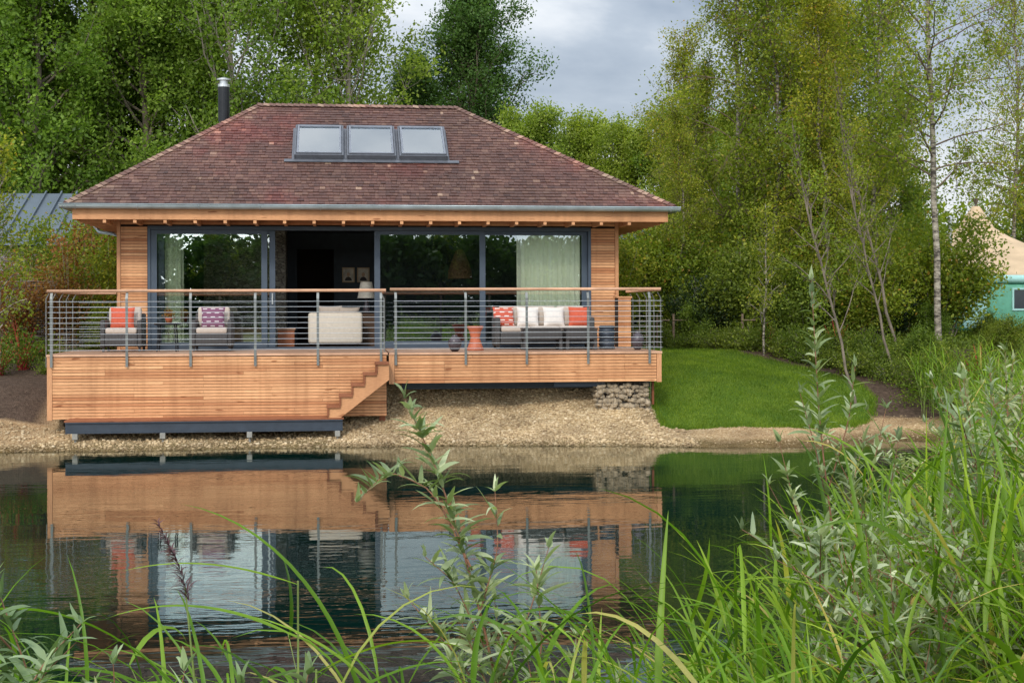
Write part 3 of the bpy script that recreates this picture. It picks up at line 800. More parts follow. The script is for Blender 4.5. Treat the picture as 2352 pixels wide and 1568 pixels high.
for args in ((6.2, 10.85, 0.5, 0.62, 0.9, 1.04), (8.95, 9.9, 0.0, 0.12, 0.95, 1.04)):
    b = MB(); b.box(*args); b.obj("deck_joist", M_beam, deck)
for args in ((5.77, 5.88, 0.12, 0.22, 0.1, 0.95, 0.2), (10.80, 10.84, 0.10, 0.16, 0.6, 1.04, 0.1)):
    b = MB(); b.box(*args); b.obj("support_post", M_tread, deck)

# railing
railing = bpy.data.objects.new("railing", None); link(railing, deck); railing.location = Vector((5.4, 0, DZ)) - deck.location
HR = DZ+1.115
def post(x, y, ox, oy):
    p = MB()
    w = 0.022
    if abs(oy) > 0: 
        p.box(x-w, x+w, y-0.006, y+0.006, DZ-0.22, DZ+0.98)
        a = [(x-w, y-0.006, DZ+0.98), (x+w, y-0.006, DZ+0.98), (x+w, y+0.006, DZ+0.98), (x-w, y+0.006, DZ+0.98)]
        c = [(q[0], q[1]-oy*0.06, q[2]+0.11) for q in a]
    else:
        p.box(x-0.006, x+0.006, y-w, y+w, DZ-0.22, DZ+0.98)
        a = [(x-0.006, y-w, DZ+0.98), (x+0.006, y-w, DZ+0.98), (x+0.006, y+w, DZ+0.98), (x-0.006, y+w, DZ+0.98)]
        c = [(q[0]-ox*0.06, q[1], q[2]+0.11) for q in a]
    p.add(a+c, [(0,1,5,4),(1,2,6,5),(2,3,7,6),(3,0,4,7),(4,5,6,7)])
    p.obj("post", M_steel, railing)
PL = [0.05, 1.34, 2.44, 3.57, 4.675, 5.80]; PR = [6.06, 7.32, 8.43, 9.56, 10.70]
yl, yr = -0.062, RY_-0.062
for x in PL: post(x, yl, 0, -1)
for x in PR: post(x, yr, 0, -1)
xl, xr = -0.062, DX1+0.062
YS = [0.08, 0.65, 1.3, 1.95, 2.6]
for y in YS: post(xl, y, -1, 0); post(xr, y, 1, 0)
for y in (0.5, 1.0): post(SPL-0.05, y, 1, 0)
def hr(pts):
    h = MB(); h.tube(pts, 0.027, 12, sh=0.7); h.obj("handrail", M_rail, railing, smooth=True)
hr([(-0.03, yl+0.05, HR), (SPL-0.04, yl+0.05, HR+0.012)])
hr([(SPL+0.03, yr+0.05, HR+0.025), (DX1+0.02, yr+0.05, HR+0.03)])
hr([(-0.005, 0.02, HR), (-0.005, 2.92, HR), ]); hr([(0.02, 2.92, HR), (WX0-0.03, 2.92, HR)])
hr([(DX1+0.005, -0.05, HR+0.02), (DX1+0.005, 2.92, HR+0.02)])
hr([(SPL-0.06, 0.03, HR), (SPL-0.06, 1.1, HR)])
for k in range(10):
    z = DZ+0.075+k*0.095
    for pts in (((0.0,yl-0.012,z),(5.86,yl-0.012,z)), ((6.02,yr-0.012,z),(DX1+0.02,yr-0.012,z)), ((xl,0,z),(xl,2.9,z)), ((xr,-0.1,z),(xr,2.9,z)), ((0.0,2.92,z),(WX0,2.92,z))):
        c = MB(); c.tube(pts, 0.0040, 5); c.obj("cable", M_cable, railing)

# gabion
gab = thing("gabion", (10.23, 0.3, 0.45), "wire gabion basket filled with tan limestone on gravel bank", "gabion")
rg = random.Random(11); b = MB()
def rock(b, c, r, rg, sh=0.5):
    t = (1+5**.5)/2
    vs = [(-1,t,0),(1,t,0),(-1,-t,0),(1,-t,0),(0,-1,t),(0,1,t),(0,-1,-t),(0,1,-t),(t,0,-1),(t,0,1),(-t,0,-1),(-t,0,1)]
    fs = [(0,11,5),(0,5,1),(0,1,7),(0,7,10),(0,10,11),(1,5,9),(5,11,4),(11,10,2),(10,7,6),(7,1,8),(3,9,4),(3,4,2),(3,2,6),(3,6,8),(3,8,9),(4,9,5),(2,4,11),(6,2,10),(8,6,7),(9,8,1)]
    rot = Matrix.Rotation(rg.uniform(0,6), 3, 'X') @ Matrix.Rotation(rg.uniform(0,6), 3, 'Z')
    sc = Vector((rg.uniform(.8,1.2), rg.uniform(.8,1.2), rg.uniform(.6,1)))*r/1.9
    b.add([Vector(c) + Vector([a*s_ for a, s_ in zip(rot @ (Vector(v)*rg.uniform(.85,1.1)), sc)]) for v in vs], fs, sh)
gy = -0.05
for i in range(12):
    for j in range(7):
        rock(b, (9.79+i*0.080+rg.uniform(-.03,.03), gy+0.06+rg.uniform(-.02,.02), 0.42+j*0.088+rg.uniform(-.03,.03)), rg.uniform(0.055, 0.082), rg)
for i in range(8):
    for j in range(7):
        rock(b, (10.70+rg.uniform(-.02,.02), gy+0.14+i*0.09, 0.42+j*0.088), 0.062, rg); rock(b, (9.78, gy+0.14+i*0.09, 0.42+j*0.088), 0.062, rg)
b.obj("stone_fill", M_gabion, gab)
b = MB(); b.box(9.84, 10.66, gy+0.12, gy+0.8, 0.3, 0.98); b.obj("stone_core", M_dark, gab)
b = MB()
for i in range(11): x = 9.74+i*0.1; b.tube([(x,gy-0.01,0.3),(x,gy-0.01,1.02)], 0.002, 4)
for j in range(8): z = 0.38+j*0.09; b.tube([(9.74,gy-0.01,z),(10.76,gy-0.01,z)], 0.002, 4); b.tube([(10.765,gy,z),(10.765,gy+0.8,z)], 0.002, 4)
b.obj("wire_basket", M_wire, gab)

# ------------------------------------------------------------------ furniture
def rbox(parent, name, mat, x0, x1, y0, y1, z0, z1, bev=0.02, rot=None):
    b = MB(); M = None
    c = Vector(((x0+x1)/2, (y0+y1)/2, (z0+z1)/2))
    if rot is not None: M = Matrix.Translation(c) @ Matrix.Rotation(rot, 4, 'X') @ Matrix.Translation(-c)
    b.box(x0, x1, y0, y1, z0, z1, 0.5, M=M)
    o = b.obj(name, mat, parent, smooth=False)
    md = o.modifiers.new("bevel", 'BEVEL'); md.width = bev; md.segments = 3; md.limit_method = 'ANGLE'
    for p in o.data.polygons: p.use_smooth = True
    return o

def pillow(name, mat, c, w, h, t, tilt=0.25, yaw=0.0, lab=None, cat="cushion"):
    n = 14; vs = []; fs = []
    for side in (1, -1):
        for j in range(n+1):
            for i in range(n+1):
                u, v = 2*i/n-1, 2*j/n-1
                k = (max(0, 1-abs(u)**2.6)*max(0, 1-abs(v)**2.6))**0.5
                sq = 1-0.07*(1-v*v)*abs(u)**2; sv = 1-0.07*(1-u*u)*abs(v)**2
                vs.append((u*w/2*sq, -side*k*t/2, v*h/2*sv))
    m = (n+1)**2
    for s in range(2):
        for j in range(n):
            for i in range(n):
                q = s*m+j*(n+1)+i; f = (q, q+1, q+n+2, q+n+1)
                fs.append(f if s == 0 else f[::-1])
    me = bpy.data.meshes.new(name); me.from_pydata(vs, [], fs); me.update()
    me.polygons.foreach_set("use_smooth", [True]*len(me.polygons)); me.materials.append(mat)
    o = bpy.data.objects.new(name, me); link(o)
    o.location = c; o.rotation_euler = (-tilt, 0, yaw)
    if lab: tag(o, lab, cat, "cushions on the terrace seating")
    return o

def armchair(x, y, lab, yaw=0):
    e = thing("armchair", (x, y, DZ), lab, "armchair", "rattan armchairs on the terrace")
    w = 0.76
    for sx in (-1, 1):
        rbox(e, "arm", M_rattan, x+sx*w/2-(0.09 if sx > 0 else 0), x+sx*w/2+(0.09 if sx < 0 else 0), y-0.36, y+0.3, DZ+0.08, DZ+0.60, 0.03)
    rbox(e, "seat", M_rattan, x-w/2+0.085, x+w/2-0.085, y-0.37, y+0.3, DZ+0.10, DZ+0.33, 0.02)
    rbox(e, "backrest", M_rattan, x-w/2+0.02, x+w/2-0.02, y+0.28, y+0.38, DZ+0.10, DZ+0.72, 0.03, -0.12)
    for sx in (-1, 1):
        for sy in (-1, 1):
            b = MB(); b.box(x+sx*0.33-0.02, x+sx*0.33+0.02, y+sy*0.3-0.02, y+sy*0.3+0.02, DZ, DZ+0.1); b.obj("leg", M_rattan, e)
    rbox(e, "seat_cushion", M_fabric, x-0.285, x+0.285, y-0.39, y+0.25, DZ+0.335, DZ+0.45, 0.035)
    rbox(e, "back_cushion", M_fabric, x-0.30, x+0.30, y+0.13, y+0.27, DZ+0.44, DZ+0.84, 0.05, -0.15)
armchair(1.01, 1.85, "dark rattan armchair with beige cushions and coral pillow")
armchair(2.67, 1.85, "dark rattan armchair with beige cushions and patterned mauve pillow")
pillow("pillow", M_coral, (0.99, 1.82, DZ+0.63), 0.45, 0.42, 0.14, lab="plain coral pillow resting on rattan armchair")
pillow("pillow", M_purpledash, (2.67, 1.82, DZ+0.63), 0.45, 0.42, 0.14, lab="mauve pillow with white dashes on rattan armchair")

# outdoor sofa
sx0, sx1, sy = 8.07, 10.03, 2.15
e = thing("outdoor_sofa", ((sx0+sx1)/2, sy, DZ), "long dark rattan sofa with beige cushions on terrace", "sofa")
rbox(e, "seat", M_rattan, sx0+0.1, sx1-0.1, sy-0.38, sy+0.3, DZ+0.09, DZ+0.33, 0.02)
for a, c in ((sx0, sx0+0.10), (sx1-0.10, sx1)): rbox(e, "arm", M_rattan, a, c, sy-0.38, sy+0.32, DZ+0.06, DZ+0.62, 0.03)
rbox(e, "backrest", M_rattan, sx0+0.02, sx1-0.02, sy+0.29, sy+0.38, DZ+0.09, DZ+0.72, 0.03, -0.1)
for i in range(3):
    w = (sx1-sx0-0.22)/3; a = sx0+0.11+i*w
    rbox(e, "seat_cushion", M_fabric, a+0.005, a+w-0.005, sy-0.40, sy+0.22, DZ+0.335, DZ+0.45, 0.035)
    rbox(e, "back_cushion", M_fabric, a+0.01, a+w-0.01, sy+0.12, sy+0.27, DZ+0.44, DZ+0.84, 0.05, -0.12)
for x in (sx0+0.06, sx1-0.06):
    for y in (sy-0.33, sy+0.28): 
        b = MB(); b.box(x-0.025, x+0.025, y-0.025, y+0.025, DZ, DZ+0.08); b.obj("leg", M_rattan, e)
for (x, mt, lb, yw) in ((8.27, M_coraldash, "coral pillow with white dashes leaning on rattan sofa", 0.15), (8.75, M_white, "off-white pillow leaning on rattan sofa", -0.1),
                    (9.27, M_white, "off-white pillow leaning on rattan sofa", 0.08), (9.78, M_coral, "plain coral pillow leaning on rattan sofa", -0.12)):
    pillow("pillow", mt, (x, sy-0.03, DZ+0.63), 0.43, 0.40, 0.15, yaw=yw, lab=lb)

def rattan_table(x, y, w, d, lab):
    e = thing("rattan_coffee_table", (x, y, DZ), lab, "coffee table", "low rattan tables by the sofa")
    rbox(e, "table_apron", M_rattan, x-w/2+0.01, x+w/2-0.01, y-d/2+0.01, y+d/2-0.01, DZ+0.20, DZ+0.385, 0.01)
    rbox(e, "table_top", M_rattan, x-w/2, x+w/2, y-d/2, y+d/2, DZ+0.39, DZ+0.42, 0.008)
    for i in (-1, 1):
        for j in (-1, 1):
            b = MB(); cx, cy = x+i*(w/2-0.04), y+j*(d/2-0.04); b.box(cx-0.03, cx+0.03, cy-0.03, cy+0.03, DZ, DZ+0.2); b.obj("leg", M_rattan, e)
rattan_table(8.90, 1.25, 0.76, 0.5, "low dark rattan coffee table in front of sofa")
rattan_table(9.64, 1.25, 0.62, 0.5, "smaller dark rattan table in front of sofa")

# side table with pot plant
e = thing("side_table", (1.83, 1.75, DZ), "black metal side table with two tiers between armchairs", "side table")
b = MB(); b.lathe([(0.24,0.50),(0.25,0.51),(0.25,0.525),(0.24,0.53)], (1.83,1.75,DZ), 24); b.obj("table_top", M_black, e)
b = MB(); b.lathe([(0.19,0.14),(0.20,0.15),(0.19,0.16)], (1.83,1.75,DZ), 24); b.obj("shelf", M_black, e)
for k in range(4):
    an = pi/4+k*pi/2; b = MB(); b.tube([(1.83+0.21*math.cos(an),1.75+0.21*math.sin(an),DZ+0.51),(1.83+0.25*math.cos(an),1.75+0.25*math.sin(an),DZ)], 0.013, 8); b.obj("leg", M_black, e)

def leafcloud(centers, sig, n, size, rng, aspect=0.6, upb=0.4):
    idx = rng.integers(0, len(centers), n)
    c = centers[idx] + rng.normal(0, 1, (n, 3))*sig
    a = rng.normal(0, 1, (n, 3)); a /= np.linalg.norm(a, axis=1)[:, None]
    nn = rng.normal(0, 1, (n, 3)); nn[:, 2] = np.abs(nn[:, 2])+upb
    b_ = np.cross(nn, a); b_ /= np.linalg.norm(b_, axis=1)[:, None]+1e-9
    L = size*rng.uniform(0.6, 1.3, n)[:, None]/2
    V = np.stack([c-a*L, c-b_*L*aspect, c+a*L, c+b_*L*aspect], 1).reshape(-1, 3)
    F = np.arange(4*n).reshape(-1, 4)
    return V, F
rn = np.random.default_rng(5)
pot = thing("potted_plant", (1.86, 1.72, DZ+0.53), "small leafy plant in terracotta pot on side table", "potted plant")
b = MB(); b.lathe([(0.05,0),(0.075,0.10),(0.08,0.11),(0.07,0.11)], (1.86,1.72,DZ+0.53), 16); b.obj("pot", M_terra, pot, smooth=True)
V, F = leafcloud(np.array([[0,0,0.17]]), 0.05, 160, 0.05, rn)
me = mesh_np("foliage", V, F, rn.random(len(F))); me.materials.append(M_leaf_red); link(bpy.data.objects.new("foliage", me), pot)

def lathe_thing(name, x, y, prof, mat, lab, cat, part, grp=None, z=DZ):
    b = MB(); b.lathe(prof, (x, y, z), 28); o = b.obj(name, mat, None, smooth=True); tag(o, lab, cat, grp)
    return o
lathe_thing("stool", 7.62, 1.2, [(0.16,0),(0.165,0.02),(0.13,0.10),(0.085,0.24),(0.12,0.38),(0.155,0.43),(0.16,0.455),(0.14,0.46)], M_terra, "coral hourglass-shaped drum stool on terrace boards", "stool", None)
urn = [(0.05,0),(0.09,0.04),(0.125,0.14),(0.12,0.20),(0.07,0.27),(0.04,0.285),(0.055,0.31),(0.045,0.31)]
lathe_thing("urn", 7.17, 0.45, urn, M_urn, "small round dark ceramic urn at terrace edge", "urn", None, "ceramic urns on the terrace")
lathe_thing("urn", 10.70, 0.9, [(r*1.0, z*1.15) for r, z in urn], M_urn, "small round dark ceramic urn near terrace corner", "urn", None, "ceramic urns on the terrace")
pr = []
for i in range(7): pr += [(0.145, i*0.065), (0.158, i*0.065+0.02), (0.158, i*0.065+0.045), (0.145, i*0.065+0.06)]
lathe_thing("ribbed_drum", 10.22, 1.5, pr+[(0.13, 0.46)], M_beam, "dark ribbed metal drum side table beside sofa", "side table", None)
e = thing("slatted_cabinet", (10.76, 2.6, DZ), "tall slatted larch cabinet standing against lodge corner", "cabinet")
b = MB(); b.box(10.63, 10.87, 2.4, 2.8, DZ+0.02, DZ+1.0); b.obj("cabinet_body", M_dark, e)
b = MB(); slats(b, 10.62, 10.88, 2.395, DZ+0.02, DZ+1.0, pitch=0.06); b.obj("cabinet_slats", M_larch, e)
b = MB(); b.box(10.60, 10.90, 2.36, 2.83, DZ+1.0, DZ+1.03, 0.7); b.obj("cabinet_top", M_larch, e)

# interior things
e = thing("cream_armchair", (4.98, 3.9, DZ+0.01), "boxy cream upholstered armchair seen from behind inside doorway", "armchair")
rbox(e, "backrest", M_cream, 4.42, 5.53, 3.62, 3.80, DZ+0.08, DZ+0.72, 0.06)
rbox(e, "arm", M_cream, 4.42, 4.62, 3.81, 4.45, DZ+0.08, DZ+0.58, 0.05); rbox(e, "arm", M_cream, 5.33, 5.53, 3.81, 4.45, DZ+0.08, DZ+0.58, 0.05)
rbox(e, "seat", M_cream, 4.63, 5.32, 3.82, 4.48, DZ+0.10, DZ+0.42, 0.05)
p = pillow("pillow", M_fabric, (4.86, 3.95, DZ+0.66), 0.5, 0.42, 0.16, tilt=-0.3, lab="beige pillow showing above cream armchair back")
p = pillow("pillow", M_fabric, (5.25, 3.97, DZ+0.64), 0.45, 0.40, 0.16, tilt=-0.3, yaw=0.3, lab="beige pillow showing above cream armchair back")
e = thing("table_lamp", (5.62, 4.3, DZ), "table lamp with pleated cream shade on dark cabinet", "lamp")
b = MB(); b.box(5.42, 5.85, 4.1, 4.5, DZ+0.01, DZ+0.70); b.obj("lamp_cabinet", M_intfloor, e)
b = MB(); b.lathe([(0.07,0.70),(0.085,0.76),(0.05,0.9),(0.02,1.0),(0.02,1.08)], (5.62,4.3,DZ), 16); b.obj("lamp_base", M_urn, e, smooth=True)
b = MB(); b.lathe([(0.19,1.02),(0.12,1.36)], (5.62,4.3,DZ), 24); b.obj("lamp_shade", M_shade, e)
e = thing("wooden_box_table", (3.93, 3.9, DZ), "low wooden box table just inside the open doorway", "side table")
rbox(e, "table_body", M_tread, 3.80, 4.14, 3.7, 4.1, DZ+0.02, DZ+0.36, 0.01); rbox(e, "table_top", M_decking, 3.78, 4.16, 3.68, 4.12, DZ+0.365, DZ+0.40, 0.008)
e = thing("sideboard", (2.9, 4.6, DZ), "long low wooden sideboard behind glass door", "sideboard")
rbox(e, "sideboard_body", M_decking, 2.5, 3.55, 4.3, 4.75, DZ+0.1, DZ+0.42, 0.01)
for x in (2.56, 3.49): b = MB(); b.box(x-0.02, x+0.02, 4.4, 4.45, DZ, DZ+0.1); b.obj("leg", M_decking, e)
e = thing("pendant_lamp", (7.6, 4.4, 3.0), "woven rattan pendant lamp hanging behind glass door", "lamp")
b = MB(); b.lathe([(0.26,3.02),(0.245,3.2),(0.17,3.42),(0.10,3.58),(0.05,3.64)], (7.6,4.4,0), 24); b.obj("lamp_shade", M_wicker, e)
b = MB(); b.tube([(7.6,4.4,3.62),(7.6,4.4,4.12)], 0.008, 6); b.obj("lamp_cord", M_black, e)
M_photo = plain("sepia_print", (0.55, 0.47, 0.36), 0.6, var=0.3, scale=8)
M_figure = plain("dark_print_figure", (0.05, 0.035, 0.03), 0.7)
M_skin = plain("faded_print_face", (0.50, 0.30, 0.18), 0.7)
M_pframe = plain("pale_wood_frame", (0.5, 0.33, 0.18), 0.6)
for x in (5.26, 5.60):
    e = thing("framed_picture", (x, 6.97, 3.16), "small wood-framed portrait picture hanging on dark panelled wall", "picture", "pictures on the panelled wall")
    b = MB(); w, h = 0.14, 0.17
    b.box(x-w, x-w+0.025, 6.935, 6.975, 3.16-h, 3.16+h, .6); b.box(x+w-0.025, x+w, 6.935, 6.975, 3.16-h, 3.16+h, .6)
    b.box(x-w+0.025, x+w-0.025, 6.935, 6.975, 3.16-h, 3.16-h+0.025, .6); b.box(x-w+0.025, x+w-0.025, 6.935, 6.975, 3.16+h-0.025, 3.16+h, .6)
    b.obj("picture_frame", M_pframe, e)
    b = MB(); b.box(x-w+0.025, x+w-0.025, 6.955, 6.965, 3.16-h+0.025, 3.16+h-0.025); b.obj("picture_print", M_photo, e)
    b = MB(); b.add([(x+0.08*math.cos(a), 6.952, 3.03+0.09*math.sin(a)) for a in np.linspace(0, pi, 12)], [tuple(range(12))[::-1]]); b.obj("printed_coat", M_figure, e)
    b = MB(); b.add([(x+0.038*math.cos(a), 6.949, 3.17+0.05*math.sin(a)) for a in np.linspace(0, 2*pi, 16, endpoint=False)], [tuple(range(16))[::-1]]); b.obj("printed_face", M_skin, e)

# ------------------------------------------------------------------ neighbouring buildings
M_metalroof = plain("standing_seam_zinc", (0.12, 0.145, 0.17), 0.5, 0.2, 0.12, 1)
def backhouse(x0, x1, y0, y1, ez, rz, ry, lab):
    e = thing("neighbouring_lodge", ((x0+x1)/2, (y0+y1)/2, 1.4), lab, "house")
    b = MB(); b.box(x0, x1, y0, y1, 1.0, ez, 0.5); b.obj("wall", M_brick, e)
    b = MB(); o = 0.25
    b.quad((x0-o,y0-o,ez-0.02),(x1+o,y0-o,ez-0.02),(x1+o,ry,rz),(x0-o,ry,rz)); b.quad((x1+o,y1+o,ez-0.02),(x0-o,y1+o,ez-0.02),(x0-o,ry,rz),(x1+o,ry,rz))
    b.add([(x0+0.01,y0,ez),(x0+0.01,y1,ez),(x0+0.01,ry,rz-0.05)], [(0,1,2)]); b.add([(x1-0.01,y0,ez),(x1-0.01,y1,ez),(x1-0.01,ry,rz-0.05)], [(0,1,2)])
    x = x0-o
    while x < x1+o:
        b.add([(x,y0-o,ez-0.02),(x+0.04,y0-o,ez-0.02),(x+0.04,ry,rz),(x,ry,rz),(x,y0-o,ez+0.06),(x+0.04,y0-o,ez+0.06),(x+0.04,ry,rz+0.08),(x,ry,rz+0.08)], [(4,5,6,7),(0,1,5,4),(0,4,7,3),(1,2,6,5)], 0.5); x += 0.42
    b.obj("roof", M_metalroof, e)
backhouse(-18, -1.9, 12, 19, 4.05, 5.65, 15.5, "grey shingled lodge with dark standing-seam metal roof behind shrubs")
backhouse(6.5, 13.2, 12, 17, 4.25, 4.8, 13.2, "grey shingled lodge with low metal roof behind birches")

# wicker fence
e = thing("wicker_fence", (-6, 7.5, 1.3), "dark woven willow hurdle fence behind shrubs", "fence")
b = MB(); r3 = random.Random(2)
for j in range(34):
    z = 1.3+j*0.052; pts = []
    for i in range(46):
        x = -13+i*0.26; pts.append((x, 7.5+0.03*(1 if (i+j) % 2 else -1), z+r3.uniform(-.012,.012)))
    b.tube(pts, 0.022, 4, cap=False)
b.obj("woven_rods", M_fence, e)
b = MB()
for i in range(46): x = -13+i*0.26; b.tube([(x,7.5,1.1),(x,7.5,3.1+r3.uniform(0,.08))], 0.02, 5)
b.obj("fence_stakes", M_bark, e)

# tent & caravan
M_canvas = plain("sand_canvas", (0.54, 0.39, 0.24), 0.85, var=0.14, scale=1.5)
TX, TY = 25.2, 17.5
e = thing("canvas_tipi_tent", (TX, TY, 1.5), "large sand-coloured canvas tipi tent with peaked roof", "tent")
b = MB()
TR = 5.6
def cone_tent(b, cx, cy, zt, r, ze):
    n = 36; m = 12; vs = []; fs = []
    for j in range(m+1):
        s = j/m
        for k in range(n):
            an = 2*pi*k/n; rr = 0.12+(r-0.12)*s; sag = 0.045*math.cos(9*an)*s*(1-0.3*s)
            vs.append((cx+rr*math.cos(an), cy+rr*math.sin(an), zt-(zt-ze)*(s**0.5)+sag*r*0.35))
    for j in range(m):
        for k in range(n):
            k2 = (k+1) % n; fs.append((j*n+k, (j+1)*n+k, (j+1)*n+k2, j*n+k2))
    b.add(vs, fs)
tents = ((TX, TY), (TX+5.2, TY+2))
for cx, cy in tents: cone_tent(b, cx, cy, 5.6, TR, 3.15)
for k in range(36):
    an = 2*pi*k/36; a2 = 2*pi*(k+1)/36
    for cx, cy in tents:
        b.quad((cx+TR*math.cos(an),cy+TR*math.sin(an),3.2),(cx+TR*math.cos(a2),cy+TR*math.sin(a2),3.2),(cx+TR*math.cos(a2),cy+TR*math.sin(a2),1.3),(cx+TR*math.cos(an),cy+TR*math.sin(an),1.3))
b.obj("tent_canvas", M_canvas, e, smooth=True)
for cx, cy in tents:
    for k in range(6):
        b = MB()
        an = k*pi/3+0.2; b.tube([(cx+0.4*math.cos(an),cy+0.4*math.sin(an),4.7),(cx-0.08*math.cos(an),cy-0.08*math.sin(an),5.85)], 0.03, 6)
        b.obj("tent_pole", M_bark, e)
b = MB(); b.tube([(22.6,13.6,3.2),(22.6,13.6,4.9)], 0.05, 8); b.lathe([(0.08,4.9),(0.08,5.0),(0.0,5.05)], (22.6,13.6,0), 10); b.obj("stove_pipe", M_stainless, e)

M_green = plain("mint_green_paint", (0.11, 0.33, 0.22), 0.4, var=0.12)
M_aqua = plain("pale_aqua_paint", (0.34, 0.58, 0.53), 0.4, var=0.1)
M_winglass = plain("dark_window_glass", (0.02, 0.03, 0.035), 0.08)
e = thing("caravan", (23.5, 11.0, 1.5), "mint green vintage caravan with pale aqua roof band", "caravan")
cx0, cx1, cy0, cy1 = 20.9, 26.2, 10.0, 12.2
rbox(e, "caravan_body", M_green, cx0, cx1, cy0, cy1, 1.75, 3.02, 0.12)
rbox(e, "caravan_roof", M_aqua, cx0-0.06, cx1+0.06, cy0-0.06, cy1+0.06, 3.02, 3.24, 0.10)
for x in (22.75, 24.2):
    b = MB(); b.box(x, x+0.7, cy0-0.012, cy0+0.02, 2.35, 2.85); w = b.obj("window", M_winglass, e)
    b = MB(); b.box(x-0.05,x,cy0-0.03,cy0+0.01,2.3,2.9); b.box(x+0.7,x+0.75,cy0-0.03,cy0+0.01,2.3,2.9); b.box(x,x+0.7,cy0-0.03,cy0+0.01,2.3,2.35); b.box(x,x+0.7,cy0-0.03,cy0+0.01,2.85,2.9); b.obj("window_frame", M_aqua, e)
b = MB(); b.box(21.35, 22.0, cy0-0.015, cy0+0.01, 1.85, 2.95); b.obj("door", M_aqua, e)
for x in (22.4, 25.2):
    b = MB(); b.tube([(x,cy0-0.02,1.72),(x,cy0+0.2,1.72)], 0.32, 18); b.obj("wheel", M_black, e)

# ------------------------------------------------------------------ vegetation generators
def tube_np(paths, radii, sides):
    Vs = []; Fs = []; off = 0
    for pts, rad in zip(paths, radii):
        pts = np.asarray(pts, float); n = len(pts)
        t = np.gradient(pts, axis=0); t /= np.linalg.norm(t, axis=1)[:, None]+1e-9
        ref = np.where(np.abs(t[:, 2:3]) < 0.9, np.array([[0, 0, 1.0]]), np.array([[1.0, 0, 0]]))
        a = np.cross(t, ref); a /= np.linalg.norm(a, axis=1)[:, None]+1e-9
        b_ = np.cross(t, a)
        an = np.linspace(0, 2*pi, sides, endpoint=False)
        ring = pts[:, None, :] + (a[:, None, :]*np.cos(an)[None, :, None] + b_[:, None, :]*np.sin(an)[None, :, None])*np.asarray(rad)[:, None, None]
        Vs.append(ring.reshape(-1, 3))
        i = np.arange(n-1)[:, None]*sides; k = np.arange(sides)[None, :]; k2 = (k+1) % sides
        Fs.append(np.stack([i+k, i+k2, i+sides+k2, i+sides+k], -1).reshape(-1, 4)+off); off += n*sides
    return np.concatenate(Vs), np.concatenate(Fs)

